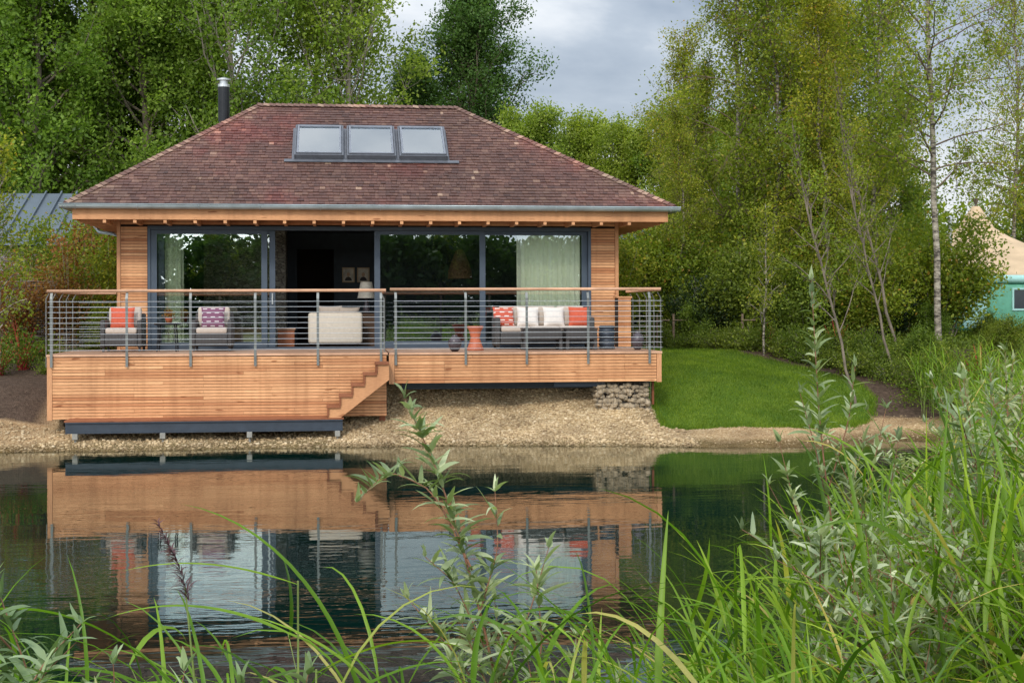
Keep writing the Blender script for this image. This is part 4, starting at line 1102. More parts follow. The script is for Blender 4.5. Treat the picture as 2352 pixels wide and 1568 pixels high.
def tree_meshes(name, seed, H, r0, base, width, nlimb, nleaf, lsize, elev=0.6, curve=0.3, prof='round', trunkmat=None, leafm=None, sig=0.28, lean=(0,0), sub=6, aspect=0.62, wobble=0.12, limbmat=None, limbk=0.45, topthin=0.0, droop=0.0):
    rng = np.random.default_rng(seed)
    n = 12; f = np.linspace(0, 1, n)
    wx_ = np.cumsum(rng.normal(0, wobble, n)); wy_ = np.cumsum(rng.normal(0, wobble, n)); wx_ -= wx_[0]; wy_ -= wy_[0]
    trunk = np.stack([wx_+lean[0]*f, wy_+lean[1]*f, -0.3+(H+0.3)*0.97*f], 1)
    tr = r0*(1-f)**0.8+0.012
    big = []; bigr = []; small = []; smallr = []; cent = []
    for i in range(nlimb):
        ff = base+(0.98-base)*((i+rng.random())/nlimb)
        p = np.array([np.interp(ff, f, trunk[:, k]) for k in range(3)])
        az = i*2.399+rng.normal(0, 0.4); q = (ff-base)/(1-base)
        if prof == 'round': pr_ = math.sin(pi*min(0.97, 0.22+0.72*q))**0.7
        elif prof == 'cone': pr_ = (1-q)**0.6+0.08
        else: pr_ = 0.55+0.45*math.sin(pi*min(1, q*1.1+0.1)) if q < 0.8 else 0.35
        L = width*pr_*rng.uniform(0.7, 1.15); el = elev*rng.uniform(0.6, 1.4)*(0.7+0.6*q)
        m = 7; pts = [p]; dirv = np.array([math.cos(az)*math.cos(el), math.sin(az)*math.cos(el), math.sin(el)])
        for k in range(m-1):
            dirv = dirv + np.array([rng.normal(0, .12), rng.normal(0, .12), curve/(m-1)+rng.normal(0, .08)]); dirv /= np.linalg.norm(dirv)
            pts.append(pts[-1]+dirv*L/(m-1))
        pts = np.array(pts); rl = max(0.010, np.interp(ff, f, tr)*limbk)
        big.append(pts); bigr.append(rl*(1-np.linspace(0, 1, m))**0.7+0.005)
        for j in range(sub):
            s = rng.uniform(0.25, 1.0)*(m-1); k = min(m-2, int(s)); pp = pts[k]+(pts[k+1]-pts[k])*(s-k)
            d2 = dirv+rng.normal(0, 0.75, 3); 
            if curve < 0: d2[2] -= 0.5
            d2 /= np.linalg.norm(d2); L2 = L*rng.uniform(0.18, 0.42)
            q2 = [pp, pp+d2*L2*0.5, pp+d2*L2+np.array([0, 0, curve*0.35*L2])]
            small.append(np.array(q2)); smallr.append(np.array([rl*0.3+0.004, rl*0.2+0.003, 0.003]))
            for g in (0.4, 0.7, 1.0, 1.1): cent.append(pp+(np.array(q2[2])-pp)*g+rng.normal(0, 0.1, 3))
            for h_ in range(3):
                d3 = d2+rng.normal(0, 0.8, 3); d3[2] += 0.4*curve-droop; d3 /= np.linalg.norm(d3); e2 = q2[1]+(q2[2]-q2[1])*rng.random(); L3 = L2*rng.uniform(0.3, 0.7)*(1+droop*0.6)
                small.append(np.array([e2, e2+d3*L3])); smallr.append(np.array([0.005, 0.003])); cent.append(e2+d3*L3*rng.uniform(.5, 1.1))
                if droop: cent.append(e2+d3*L3*0.3)
    V0, F0 = tube_np([trunk], [tr], 8)
    V1, F1 = tube_np(big, bigr, 6); V2, F2 = tube_np(small, smallr, 3)
    me = mesh_np(name+"_wood", np.concatenate([V0, V1, V2]), np.concatenate([F0, F1+len(V0), F2+len(V0)+len(V1)]), smooth=True,
                 mi=np.concatenate([np.zeros(len(F0)), np.ones(len(F1)+len(F2))]))
    me.materials.append(trunkmat); me.materials.append(limbmat or trunkmat)
    cent = np.array(cent)
    w = rng.random(len(cent))**1.8+0.04
    if topthin: w *= np.clip(1.15-topthin*np.clip(cent[:, 2]/H, 0, 1)**1.5, 0.08, 1)
    w /= w.sum()
    idx = rng.choice(len(cent), nleaf, p=w)
    V, F = leafcloud(cent[idx], sig, nleaf, lsize, rng, aspect)
    zc = V.reshape(-1, 4, 3).mean(1)
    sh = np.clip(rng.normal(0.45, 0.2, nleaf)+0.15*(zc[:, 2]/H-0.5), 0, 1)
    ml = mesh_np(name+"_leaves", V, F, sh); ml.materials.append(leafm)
    return me, ml

def place(name, meshes, x, y, label, cat, group, scale=1.0, rot=0.0, z=None, sz=1.0):
    e = bpy.data.objects.new(name, None); zz = float(height(np.array([x]), np.array([y]))[0]) if z is None else z
    e.location = (x, y, zz-0.05); e.rotation_euler = (0, 0, rot); e.scale = (scale, scale, scale*sz)
    COL.objects.link(e); e["label"] = label; e["category"] = cat; e["group"] = group
    for nm, me in zip(("trunk", "crown"), meshes):
        o = bpy.data.objects.new(nm, me); o.parent = e; COL.objects.link(o)
    return e

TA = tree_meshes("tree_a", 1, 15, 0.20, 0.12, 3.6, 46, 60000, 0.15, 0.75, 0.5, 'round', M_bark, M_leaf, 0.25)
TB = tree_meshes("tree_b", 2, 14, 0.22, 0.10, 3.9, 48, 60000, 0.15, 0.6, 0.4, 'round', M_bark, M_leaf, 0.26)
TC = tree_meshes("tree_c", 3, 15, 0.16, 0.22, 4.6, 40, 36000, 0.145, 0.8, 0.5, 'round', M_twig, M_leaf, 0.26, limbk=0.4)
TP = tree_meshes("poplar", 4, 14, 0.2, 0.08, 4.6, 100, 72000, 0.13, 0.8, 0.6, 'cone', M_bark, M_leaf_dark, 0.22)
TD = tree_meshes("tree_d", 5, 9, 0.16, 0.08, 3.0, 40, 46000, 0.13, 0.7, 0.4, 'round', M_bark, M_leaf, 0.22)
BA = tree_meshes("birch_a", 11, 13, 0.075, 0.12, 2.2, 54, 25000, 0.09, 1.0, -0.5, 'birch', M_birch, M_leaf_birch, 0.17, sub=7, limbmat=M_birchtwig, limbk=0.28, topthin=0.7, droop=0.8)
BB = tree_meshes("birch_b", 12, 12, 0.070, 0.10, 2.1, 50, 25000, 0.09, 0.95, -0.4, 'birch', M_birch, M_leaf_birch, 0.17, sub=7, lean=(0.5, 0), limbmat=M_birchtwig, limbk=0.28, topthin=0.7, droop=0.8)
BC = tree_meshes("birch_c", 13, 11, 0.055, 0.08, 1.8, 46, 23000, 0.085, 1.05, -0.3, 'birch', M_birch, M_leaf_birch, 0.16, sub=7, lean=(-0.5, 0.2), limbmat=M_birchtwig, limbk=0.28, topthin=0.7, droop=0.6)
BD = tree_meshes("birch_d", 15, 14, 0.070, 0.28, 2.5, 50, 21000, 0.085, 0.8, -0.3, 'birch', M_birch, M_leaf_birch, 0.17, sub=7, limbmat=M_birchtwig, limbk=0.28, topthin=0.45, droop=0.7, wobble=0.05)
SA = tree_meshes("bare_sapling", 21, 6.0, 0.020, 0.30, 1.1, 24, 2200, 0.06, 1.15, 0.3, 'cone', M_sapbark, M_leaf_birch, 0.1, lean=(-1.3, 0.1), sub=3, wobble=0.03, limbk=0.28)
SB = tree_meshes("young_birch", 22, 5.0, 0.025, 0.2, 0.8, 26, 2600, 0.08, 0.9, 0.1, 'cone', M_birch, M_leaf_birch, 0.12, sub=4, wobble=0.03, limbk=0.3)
def bush_meshes(name, seed, H, W, n, ls, lm, stem=M_twig):
    rng = np.random.default_rng(seed); paths = []; rad = []; cent = []
    for i in range(26):
        az = rng.uniform(0, 2*pi); r = W*math.sqrt(rng.random())*0.9; h = H*(1-0.45*(r/W)**2)*rng.uniform(0.6, 1.05)
        tip = np.array([r*math.cos(az), r*math.sin(az), h]); m_ = tip*np.array([0.45, 0.45, 0.55])
        paths.append(np.array([[tip[0]*.12, tip[1]*.12, -0.1], m_, tip])); rad.append(np.array([0.014, 0.008, 0.003]))
        for g in rng.uniform(0.3, 1.05, 9): cent.append(tip*g+rng.normal(0, 0.12*W, 3)*np.array([1, 1, 0.5]))
    V, F = tube_np(paths, rad, 4); me = mesh_np(name+"_stems", V, F); me.materials.append(stem)
    cent = np.array(cent); cent[:, 2] = np.abs(cent[:, 2])
    V, F = leafcloud(cent, 0.13*W**0.5, n, ls, rng)
    V[:, 2] = np.maximum(V[:, 2], -0.05)
    ml = mesh_np(name+"_leaves", V, F, np.clip(rng.normal(0.45, 0.25, n), 0, 1)); ml.materials.append(lm)
    return me, ml
M_redstem = plain("red_dogwood_stem", (0.45, 0.045, 0.035), 0.6)
U1 = bush_meshes("shrub_a", 31, 2.2, 1.1, 12000, 0.085, M_leaf_shrub)
U2 = bush_meshes("shrub_b", 32, 1.8, 1.0, 8000, 0.08, M_leaf_pine)
U3 = bush_meshes("shrub_c", 33, 3.0, 0.9, 4200, 0.085, M_leaf_red)
U4 = bush_meshes("shrub_d", 34, 1.2, 0.7, 1300, 0.07, M_leaf_shrub, M_redstem)
U5 = bush_meshes("shrub_e", 35, 3.2, 1.4, 15000, 0.085, M_leaf_birch)
U6 = bush_meshes("shrub_f", 36, 0.7, 0.6, 2600, 0.06, M_leaf_shrub)

g1 = "broadleaf trees behind the lodge"
for (x, y, m, s, r, lab) in [
    (-7.7,26.2,TA,1.05,0.3,"tall dense broadleaf tree with full green crown"), (-4.9,22.8,TB,0.98,1.1,"tall dense broadleaf tree with full green crown"), (-4.0,27.7,TA,1.1,2.2,"tall dense broadleaf tree with full green crown"),
    (-1.5,23.4,TB,0.95,3.0,"tall broadleaf tree with uneven light green crown"), (-0.3,28.3,TA,1.05,4.1,"tall broadleaf tree with uneven light green crown"), (2.0,23,TC,0.98,0.5,"open broadleaf tree with pale branches and thin leaves"),
    (3.6,26.8,TC,1.02,2.5,"open broadleaf tree with pale branches and thin leaves"), (5.3,22.6,TC,0.93,4.4,"open broadleaf tree with pale branches and thin leaves"), (-11,24,TB,1.1,5.0,"tall dense broadleaf tree with full green crown"),
    (10.2,29.1,TP,0.96,0.2,"dark green conical poplar rising above lodge roof"), (7.9,31.2,TP,0.76,2.0,"dark green narrow poplar beside taller poplar"),
    (11.4,24.2,TD,0.80,0.0,"rounded green tree at woodland edge"), (13.6,25.6,TD,0.80,1.3,"rounded green tree at woodland edge"), (15.4,23.4,TD,0.76,2.7,"rounded green tree at woodland edge"), (17.2,22.3,TD,0.78,3.9,"rounded green tree at woodland edge"),
    (20,26,TB,0.58,2.0,"rounded green tree at woodland edge"), (24,28,TD,0.85,5.0,"rounded green tree at woodland edge"), (34.5,31.2,TD,0.85,1.0,"green tree behind canvas tent"), (29,34,TD,0.8,3.0,"green tree behind canvas tent")]:
    place("poplar_tree" if m is TP else "broadleaf_tree", m, x, y, lab, "tree", g1, s, r)
g2 = "birch trees beside the lawn"
for (x, y, m, s, r, lab, sz) in [
    (13.9,9.8,BC,0.58,0.4,"short bushy birch with yellow-green leaves",1), (15.7,11.3,BA,1.0,1.2,"tall slender birch with white trunk and yellowing leaves",1), (15.8,15.3,BB,0.8,2.0,"slender birch with yellow-green leaves",1),
    (17.8,13.0,BB,0.98,3.3,"tall slender birch with white trunk and yellowing leaves",1), (19.7,14.8,BA,1.0,4.0,"tall slender birch with white trunk and yellowing leaves",1), (19.4,11.0,BC,1.1,5.1,"tall slender birch with white trunk and yellowing leaves",1),
    (18.5,5.0,BD,1.0,0.6,"tall birch with pale mottled bare lower trunk near reeds",1), (17.0,8.9,BC,0.9,2.4,"slender birch with yellow-green leaves",1), (18.7,12.4,BB,1.0,1.5,"tall slender birch with white trunk and yellowing leaves",1),
    (14.8,13.5,BC,0.75,4.4,"slender birch with yellow-green leaves",1), (16.6,10.2,BC,1.05,0.9,"slender birch with yellow-green leaves",1),
    (24.6,25.0,BD,1.15,2.6,"slender birch with high crown behind canvas tent",1), (30.6,26.0,BD,1.1,4.6,"slender birch with high crown behind canvas tent",1)]:
    place("birch_tree", m, x, y, lab, "tree", g2, s, r)
for (x, y, s, r) in ((15.05,0.9,0.95,0.0),(17.6,5.2,1.1,0.15),(16.6,3.0,0.9,0.3)):
    place("bare_sapling_tree", SA, x, y, "nearly bare leaning sapling at lawn edge", "tree", "thin saplings by the lawn", s, r)
place("young_birch_tree", SB, -1.75, 4.2, "young thin birch with yellow leaves among shrubs", "tree", "young birches", 1.0, 0)
place("young_birch_tree", SB, 14.3, 4.6, "young thin birch with yellow leaves among shrubs", "tree", "young birches", 0.7, 2)
g3 = "shrubs around the lodge"
rr = random.Random(4)
for (x, y, m, s) in [(-2.6,4.5,U4,1.0),(-1.3,4.0,U4,0.9),(-1.9,6.6,U3,0.85),(-0.9,6.9,U3,0.9),(-3.0,6.3,U1,0.5),(-3.9,5.3,U4,0.9),(-0.2,7.8,U5,0.85),(-0.2,6.6,U1,0.5),(-4.6,6.8,U1,0.6),(-6,6,U4,1.2),
                     (-0.9,9.2,U3,1.2),(-0.2,9.6,U5,1.15),(-6,9.6,U1,1.2),(-1.0,5.0,U6,0.8),(-2.2,5.2,U6,0.9),(-1.6,3.2,U4,0.7),(-0.7,3.4,U6,0.5),(-1.7,11.0,U5,1.15)]:
    place("shrub", m, x, y, "copper-leaved shrub near woven fence" if m is U3 else ("red-stemmed low shrub in soil bed" if m is U4 else "green leafy shrub near lodge"), "shrub", g3, s, rr.uniform(0, 6))
for i in range(30):
    x = 11.6+i*0.27+rr.uniform(-.3,.3); y = 7.8+rr.uniform(0, 3.5)+(0 if i < 14 else -1.5)
    m = rr.choice([U1, U2, U5, U5, U1])
    place("shrub", m, x, y, "dense green shrub under birches", "shrub", g3, rr.uniform(0.75, 1.15), rr.uniform(0, 6))
for (x, y, m, s) in [(19.2,3.2,U1,0.42),(20.2,2.2,U1,0.4),(17.2,2.9,U1,0.45),(16.7,1.2,U1,0.5),(17.8,1.4,U4,0.8),(18.8,0.6,U1,0.5),(14.6,5.2,U4,0.6),(13.4,7.4,U1,0.5),(16.0,4.6,U4,0.7),(20.6,7.0,U1,0.4),(19.0,6.6,U1,0.5),(21.6,8.4,U6,0.9),(22.6,8.8,U6,1.0)]:
    place("shrub", m, x, y, "low green shrub beside the lawn", "shrub", g3, s, rr.uniform(0, 6))
for i in range(48):
    t = (i % 34)/33
    x = 16.6-4.6*t+rr.uniform(-.7,.7); y = 1.6+6.0*t+rr.uniform(0.0,1.8)
    if float(sdf(np.array([x]), np.array([y]), LAWN)[0]) < 0.35: y += 0.9
    if float(sdf(np.array([x]), np.array([y]), LAWN)[0]) < 0.1: continue
    place("shrub", U6, x, y, "small leafy perennial in the mulch bed", "shrub", g3, rr.uniform(0.35, 1.0), rr.uniform(0, 6))

# distant woodland masses (stuff)
def woodland(name, xr, yr, H, n, ls, seed, lab, k=420, mat=M_leaf, mod=0.25, sig=0.75):
    rng = np.random.default_rng(seed)
    cx = rng.uniform(xr[0], xr[1], k); cy = rng.uniform(yr[0], yr[1], k)
    cz = 1.4+rng.random(k)**0.8*(H-1.4)*((1-mod)+mod*np.sin(cx*0.7)*np.cos(cx*0.31+1))
    V, F = leafcloud(np.stack([cx, cy, cz], 1), sig, n, ls, rng)
    me = mesh_np(name, V, F, np.clip(rng.normal(0.38, 0.2, n), 0, 1)); me.materials.append(mat)
    o = link(bpy.data.objects.new(name, me)); tag(o, lab, "woodland", kind="stuff")
woodland("woodland", (-22, 40), (33, 40), 8.0, 90000, 0.3, 51, "dense band of distant green woodland")
woodland("tall_woodland", (-22, 4), (33, 38), 13.0, 90000, 0.28, 56, "dense tall green woodland behind the trees")
woodland("undergrowth", (10, 20.5), (15.5, 21), 5.0, 50000, 0.15, 52, "leafy undergrowth beneath birches and trees", mat=M_leaf_birch)
woodland("hedgerow", (-20, 8), (20, 23), 6.5, 60000, 0.2, 53, "leafy undergrowth behind neighbouring lodge")
# opposite bank (seen only in the glass and the water)
for i in range(7):
    place("broadleaf_tree", (TD, TB)[i % 2], -14+i*6.2, -50+rr.uniform(-3, 3), "green tree on the opposite bank", "tree", "trees on the opposite bank", 0.58 if i % 2 == 0 else 0.37, rr.uniform(0, 6))
woodland("far_bank_thicket", (-26, 36), (-56, -46), 6.4, 110000, 0.4, 54, "leafy thicket on the opposite bank", k=1500, mat=M_leaf_bank, mod=0.04, sig=0.4)

# tree stakes
for (x, y) in ((12.5, 7.2), (12.9, 7.2), (14.4, 6.6)):
    b = MB(); b.tube([(x, y, 1.2), (x, y, 2.25)], 0.028, 7, sh=0.2); b.tube([(x-0.03, y-0.03, 2.1), (x+0.3, y-0.03, 2.1)], 0.015, 5, sh=0.2)
    o = b.obj("tree_stake", M_stake, None); tag(o, "rough wooden tree stake in mulch", "stake", "tree stakes")

# ------------------------------------------------------------------ lawn grass, ground cover, pebbles
rng = np.random.default_rng(8)
n = 110000; px = rng.uniform(10.8, 15.7, n); py = rng.uniform(-0.9, 7.0, n)
k = sdf(px, py, LAWN) < 0.03+0.05*rng.random(n); px, py = px[k], py[k]; n = len(px); pz = height(px, py)
az = rng.uniform(0, 2*pi, n); h = rng.uniform(0.02, 0.05, n)*np.where(sdf(px, py, LAWN) > -0.12, 1.6, 1.0); w = 0.005
B0 = np.stack([px-np.cos(az)*w, py-np.sin(az)*w, pz-0.004], 1); B1 = np.stack([px+np.cos(az)*w, py+np.sin(az)*w, pz-0.004], 1)
TT = np.stack([px+rng.normal(0, .014, n), py+rng.normal(0, .014, n), pz+h], 1)
shg = np.clip(rng.normal(.5, .28, n)+0.22*wob(px*1.3, py*1.3), 0, 1)
me = mesh_np("lawn_grass", np.stack([B0, B1, TT], 1).reshape(-1, 3), np.arange(3*n).reshape(-1, 3), shg); me.materials.append(M_grass)
tag(link(bpy.data.objects.new("lawn_grass", me)), "short mown green lawn grass", "grass", kind="stuff")
# leafy ground cover behind the lawn and under the shrubs
n = 6200; px = rng.uniform(11, 24, n); py = rng.uniform(0.5, 12, n)
k = (sdf(px, py, LAWN) > 0.25) & (sdf(px, py, POND) > 1.5) & (wob(px*0.9, py*0.9)+rng.normal(0, .25, n)+0.12*np.clip(sdf(px, py, LAWN), 0, 4) > -0.08)
px, py = px[k], py[k]; pz = height(px, py)
V, F = leafcloud(np.stack([px, py, pz+0.06+0.16*rng.random(len(px))], 1), 0.09, 62000, 0.06, rng)
me = mesh_np("ground_cover", V, F, np.clip(rng.normal(.45, .25, len(F)), 0, 1)); me.materials.append(M_leaf_shrub)
tag(link(bpy.data.objects.new("ground_cover", me)), "low leafy ground cover in mulch bed", "ground cover", kind="stuff")

def pebbles(name, n, xr, yr, dmin, dmax, rmin, rmax, seed, mat, lab):
    rng = np.random.default_rng(seed)
    px = rng.uniform(*xr, n); py = rng.uniform(*yr, n); d = sdf(px, py, POND)
    k = (d > dmin) & (d < dmax) & (sdf(px, py, LAWN) > 0.02); px, py = px[k], py[k]; n = len(px); pz = height(px, py)
    t = (1+5**.5)/2
    iv = np.array([(-1,t,0),(1,t,0),(-1,-t,0),(1,-t,0),(0,-1,t),(0,1,t),(0,-1,-t),(0,1,-t),(t,0,-1),(t,0,1),(-t,0,-1),(-t,0,1)], float)/1.9
    fi = np.array([(0,11,5),(0,5,1),(0,1,7),(0,7,10),(0,10,11),(1,5,9),(5,11,4),(11,10,2),(10,7,6),(7,1,8),(3,9,4),(3,4,2),(3,2,6),(3,6,8),(3,8,9),(4,9,5),(2,4,11),(6,2,10),(8,6,7),(9,8,1)])
    r = rmin+(rmax-rmin)*rng.random(n)**6
    sc = rng.uniform(0.7, 1.3, (n, 3))*r[:, None]; sc[:, 2] *= 0.65
    a = rng.uniform(0, 2*pi, n); jit = rng.uniform(0.85, 1.15, (n, 12, 1))
    v = iv[None]*jit*sc[:, None, :]
    x = v[..., 0]*np.cos(a)[:, None]-v[..., 1]*np.sin(a)[:, None]; y = v[..., 0]*np.sin(a)[:, None]+v[..., 1]*np.cos(a)[:, None]
    V = np.stack([x+px[:, None], y+py[:, None], v[..., 2]+pz[:, None]+sc[:, 2:3]*0.3], -1).reshape(-1, 3)
    F = (fi[None]+(np.arange(n)*12)[:, None, None]).reshape(-1, 3)
    me = mesh_np(name, V, F, np.repeat(np.clip(rng.normal(.45, .2, n), 0, 1), 20)); me.materials.append(mat)
    tag(link(bpy.data.objects.new(name, me)), lab, "gravel", kind="stuff")
def pebmat():
    m, nt, out = newmat("limestone_pebbles")
    b = N(nt, 'ShaderNodeBsdfPrincipled', Roughness=0.9)
    c = ramp(nt, attr(nt, "shade"), [(0, (0.23, 0.155, 0.08)), (0.5, (0.48, 0.355, 0.195)), (1, (0.68, 0.56, 0.375))]).outputs[0]
    n1 = noise(nt, 1.3, 5, 0.6)
    c = mixc(nt, 'MULTIPLY', 0.9, c, ramp(nt, n1, [(0.3, (0.60, 0.56, 0.53)), (0.65, (1.15, 1.12, 1.1))]).outputs[0])
    g = nt.nodes.new('ShaderNodeNewGeometry'); sp = nt.nodes.new('ShaderNodeSeparateXYZ'); nt.links.new(g.outputs['Position'], sp.inputs[0])
    wet = math_(nt, 'MULTIPLY_ADD', sp.outputs[2], -14, 0.9, clamp=True)
    c = mixc(nt, 'MIX', wet, c, mixc(nt, 'MULTIPLY', 1.0, c, (0.38, 0.36, 0.28)))
    nt.links.new(c, b.inputs['Base Color']); nt.links.new(b.outputs[0], out.inputs[0]); return m
M_peb = pebmat()
pebbles("bank_gravel", 38000, (5.0, 11.2), (-1.9, 1.4), -0.25, 3.0, 0.008, 0.040, 61, M_peb, "loose pale limestone gravel under terrace")
pebbles("shore_gravel", 13000, (-3.0, 5.6), (-1.6, 0.3), -0.25, 1.4, 0.008, 0.040, 62, M_peb, "loose gravel along water edge")
pebbles("sand_shingle", 7000, (10.5, 16.5), (-2.6, 0.8), -0.2, 1.7, 0.006, 0.022, 63, M_peb, "fine tan shingle below lawn")

# ------------------------------------------------------------------ reeds and willows
def ribbons(base, az, e0, e1, L, W, nseg, rng, fold=0.35, twist=0.5):
    N_ = len(az); s = np.linspace(0, 1, nseg+1)
    ang = e0[:, None]+(e1-e0)[:, None]*s[None]**1.25
    am = 0.5*(ang[:, 1:]+ang[:, :-1]); ds = (L/nseg)[:, None]
    hh = np.concatenate([np.zeros((N_, 1)), np.cumsum(np.cos(am)*ds, 1)], 1); vv = np.concatenate([np.zeros((N_, 1)), np.cumsum(np.sin(am)*ds, 1)], 1)
    ca, sa = np.cos(az)[:, None], np.sin(az)[:, None]
    cen = np.stack([base[:, 0:1]+ca*hh, base[:, 1:2]+sa*hh, base[:, 2:3]+vv], -1)
    side = np.stack([-sa+0*ang, ca+0*ang, 0*ang], -1)
    nr_ = np.stack([-np.sin(ang)*ca, -np.sin(ang)*sa, np.cos(ang)], -1)
    tw = (rng.normal(0, twist, N_)[:, None]*s[None]+rng.normal(0, twist*0.5, N_)[:, None])[..., None]
    sd = side*np.cos(tw)+nr_*np.sin(tw); n2 = nr_*np.cos(tw)-side*np.sin(tw)
    pr_ = np.clip(s*4+0.25, 0, 1)*np.clip(1-s, 0, 1)**0.65
    w = (W[:, None]*pr_[None])[..., None]/2
    V = np.stack([cen-sd*w, cen-n2*w*fold, cen+sd*w], 2).reshape(-1, 3)
    i = (np.arange(N_)[:, None]*(nseg+1)+np.arange(nseg)[None]).reshape(-1, 1)*3
    F = np.concatenate([i+np.array([[0, 1, 4, 3]]), i+np.array([[1, 2, 5, 4]])], 1).reshape(-1, 4)
    return V, F, 2*nseg

def reeds(name, px, py, hh, seed, K=9, leafL=(0.30, 0.55), leafW=(0.014, 0.028), lab="", leanaz=None, lean=0.25, droop=(0.3, 1.7)):
    rng = np.random.default_rng(seed); n = len(px); pz = height(px, py); pz = np.maximum(pz, -0.2)
    la = rng.uniform(0, 2*pi, n) if leanaz is None else rng.normal(leanaz, 1.0, n)
    ln = rng.uniform(0.05, lean, n)*hh
    s = np.linspace(0, 1, 5)
    st = np.stack([px[:, None]+np.cos(la)[:, None]*ln[:, None]*s[None]**2, py[:, None]+np.sin(la)[:, None]*ln[:, None]*s[None]**2, pz[:, None]+hh[:, None]*s[None]], -1)
    V1, F1 = tube_np(list(st), [np.array([.004, .004, .0035, .003, .0015])]*n, 4)
    ms = mesh_np(name+"_stalks", V1, F1); ms.materials.append(M_reedstem)
    fr = (np.linspace(0.22, 1.0, K)[None]+rng.normal(0, 0.02, (n, K))).clip(0.1, 1)
    bx = px[:, None]+np.cos(la)[:, None]*ln[:, None]*fr**2; by = py[:, None]+np.sin(la)[:, None]*ln[:, None]*fr**2; bz = pz[:, None]+hh[:, None]*fr
    base = np.stack([bx, by, bz], -1).reshape(-1, 3)
    az = (rng.uniform(0, 2*pi, (n, 1))+np.arange(K)[None]*pi+rng.normal(0, 0.5, (n, K)))
    if leanaz is not None: az = np.where(rng.random((n, K)) < 0.40, rng.normal(leanaz, 0.7, (n, K)), az)
    az = az.ravel(); m = len(az)
    e0 = rng.normal(0.95, 0.25, m)+0.25*(fr.ravel() > 0.85); e1 = e0-rng.uniform(droop[0], droop[1], m)
    L = rng.uniform(*leafL, m); W = rng.uniform(*leafW, m)
    V2, F2, q = ribbons(base, az, e0, e1, L, W, 7, rng)
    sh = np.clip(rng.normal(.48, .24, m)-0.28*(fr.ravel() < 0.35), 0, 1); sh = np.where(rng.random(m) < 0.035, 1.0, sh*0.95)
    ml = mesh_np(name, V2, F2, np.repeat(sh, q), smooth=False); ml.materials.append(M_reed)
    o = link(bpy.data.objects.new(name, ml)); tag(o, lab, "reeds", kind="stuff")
    c = link(bpy.data.objects.new("reed_stalks", ms), o)
    return o

rng = np.random.default_rng(77)
# right-hand bank
n = 10000; px = rng.uniform(6.6, 20, n); py = rng.uniform(-22.5, 0.6, n); d = sdf(px, py, POND)
k = (d > -0.35) & (d < 2.6) & ((py > -19.0) | (px > 7.2)) & ((py < -2.6) | (px > 16.0)) & (sdf(px, py, LAWN) > 0.5)
px, py = px[k], py[k]
hh = rng.uniform(0.75, 1.2, len(px)) + 0.2*np.clip(sdf(px, py, POND), 0, 1)
hh = hh*np.where(py > -4, 0.85, 1)
keep = np.hypot(px-5.07, py+25.74) > 4.0; px, py, hh = px[keep], py[keep], hh[keep]
reeds("reed_bed", px, py, hh, 78, K=9, leafW=(0.012, 0.026), lab="dense bed of bright green reeds along pond bank", leanaz=2.6, lean=0.3)
# taller clump close at hand
n = 255; px = rng.uniform(5.9, 8.3, n); py = rng.uniform(-22.6, -19.6, n); hh = (0.68+0.44*(px-6.1))*rng.uniform(0.65, 1.0, n)
reeds("reed_clump", px, py, hh, 79, K=9, leafL=(0.26, 0.66), leafW=(0.012, 0.032), lab="tall close bright green reeds with arching blades", leanaz=2.6, lean=0.3)
# in front of the open water
n = 185; px = 3.5+3.1*rng.random(n)**0.7; py = rng.uniform(-22.7, -20.9, n)
top = rng.uniform(0.92, 1.24, n)+0.03*(px-4)+0.05*(-21.4-py)
hh = top-height(px, py)
reeds("reed_fringe", px, py, hh, 80, K=6, leafL=(0.28, 0.74), leafW=(0.011, 0.026), lab="low fringe of arching green reeds at near bank", leanaz=2.8, lean=0.4, droop=(1.0, 2.1))
# long single reeds reaching over the water
bl = [(5.35,-21.9,1.05,2.9,1.15,0.2,0.75),(5.15,-21.6,1.15,2.7,1.35,0.1,0.95),(4.7,-21.9,1.3,2.95,0.9,-0.3,0.75),(4.55,-22.2,1.25,3.1,0.8,-0.5,0.75),(4.9,-22.0,1.2,0.3,0.8,-0.4,0.7),(4.2,-22.0,1.2,0.1,0.7,-0.5,0.8),
      (5.0,-22.3,1.15,3.0,0.6,-0.3,0.8),(4.4,-22.3,1.25,2.8,0.6,-0.6,0.7),(5.9,-22.0,1.15,2.8,1.2,0.5,0.7),(6.0,-21.6,1.2,1.2,1.35,0.9,0.6),(6.15,-21.8,1.15,3.3,1.25,0.6,0.6),(5.75,-22.4,1.1,0.2,1.1,0.0,0.7),(4.75,-22.5,1.2,2.9,0.9,0.1,0.6),
      (5.45,-22.2,1.25,3.2,0.7,-0.5,0.75),(5.2,-22.4,1.3,3.0,0.5,-0.5,0.7),(4.95,-21.7,1.45,3.1,0.5,-0.35,0.55),(4.95,-21.7,1.6,3.05,0.35,-0.25,0.5),(5.0,-21.7,1.35,0.1,0.5,-0.4,0.45),
      (4.45,-22.3,1.38,3.1,0.25,-0.7,0.8),(4.7,-22.4,1.42,3.2,0.15,-0.5,0.75),(5.05,-22.5,1.40,3.05,0.2,-0.5,0.8),(4.3,-22.2,1.33,0.05,0.3,-0.6,0.8),(4.6,-22.5,1.36,0.1,0.25,-0.55,0.85)]
rg2 = np.random.default_rng(3)
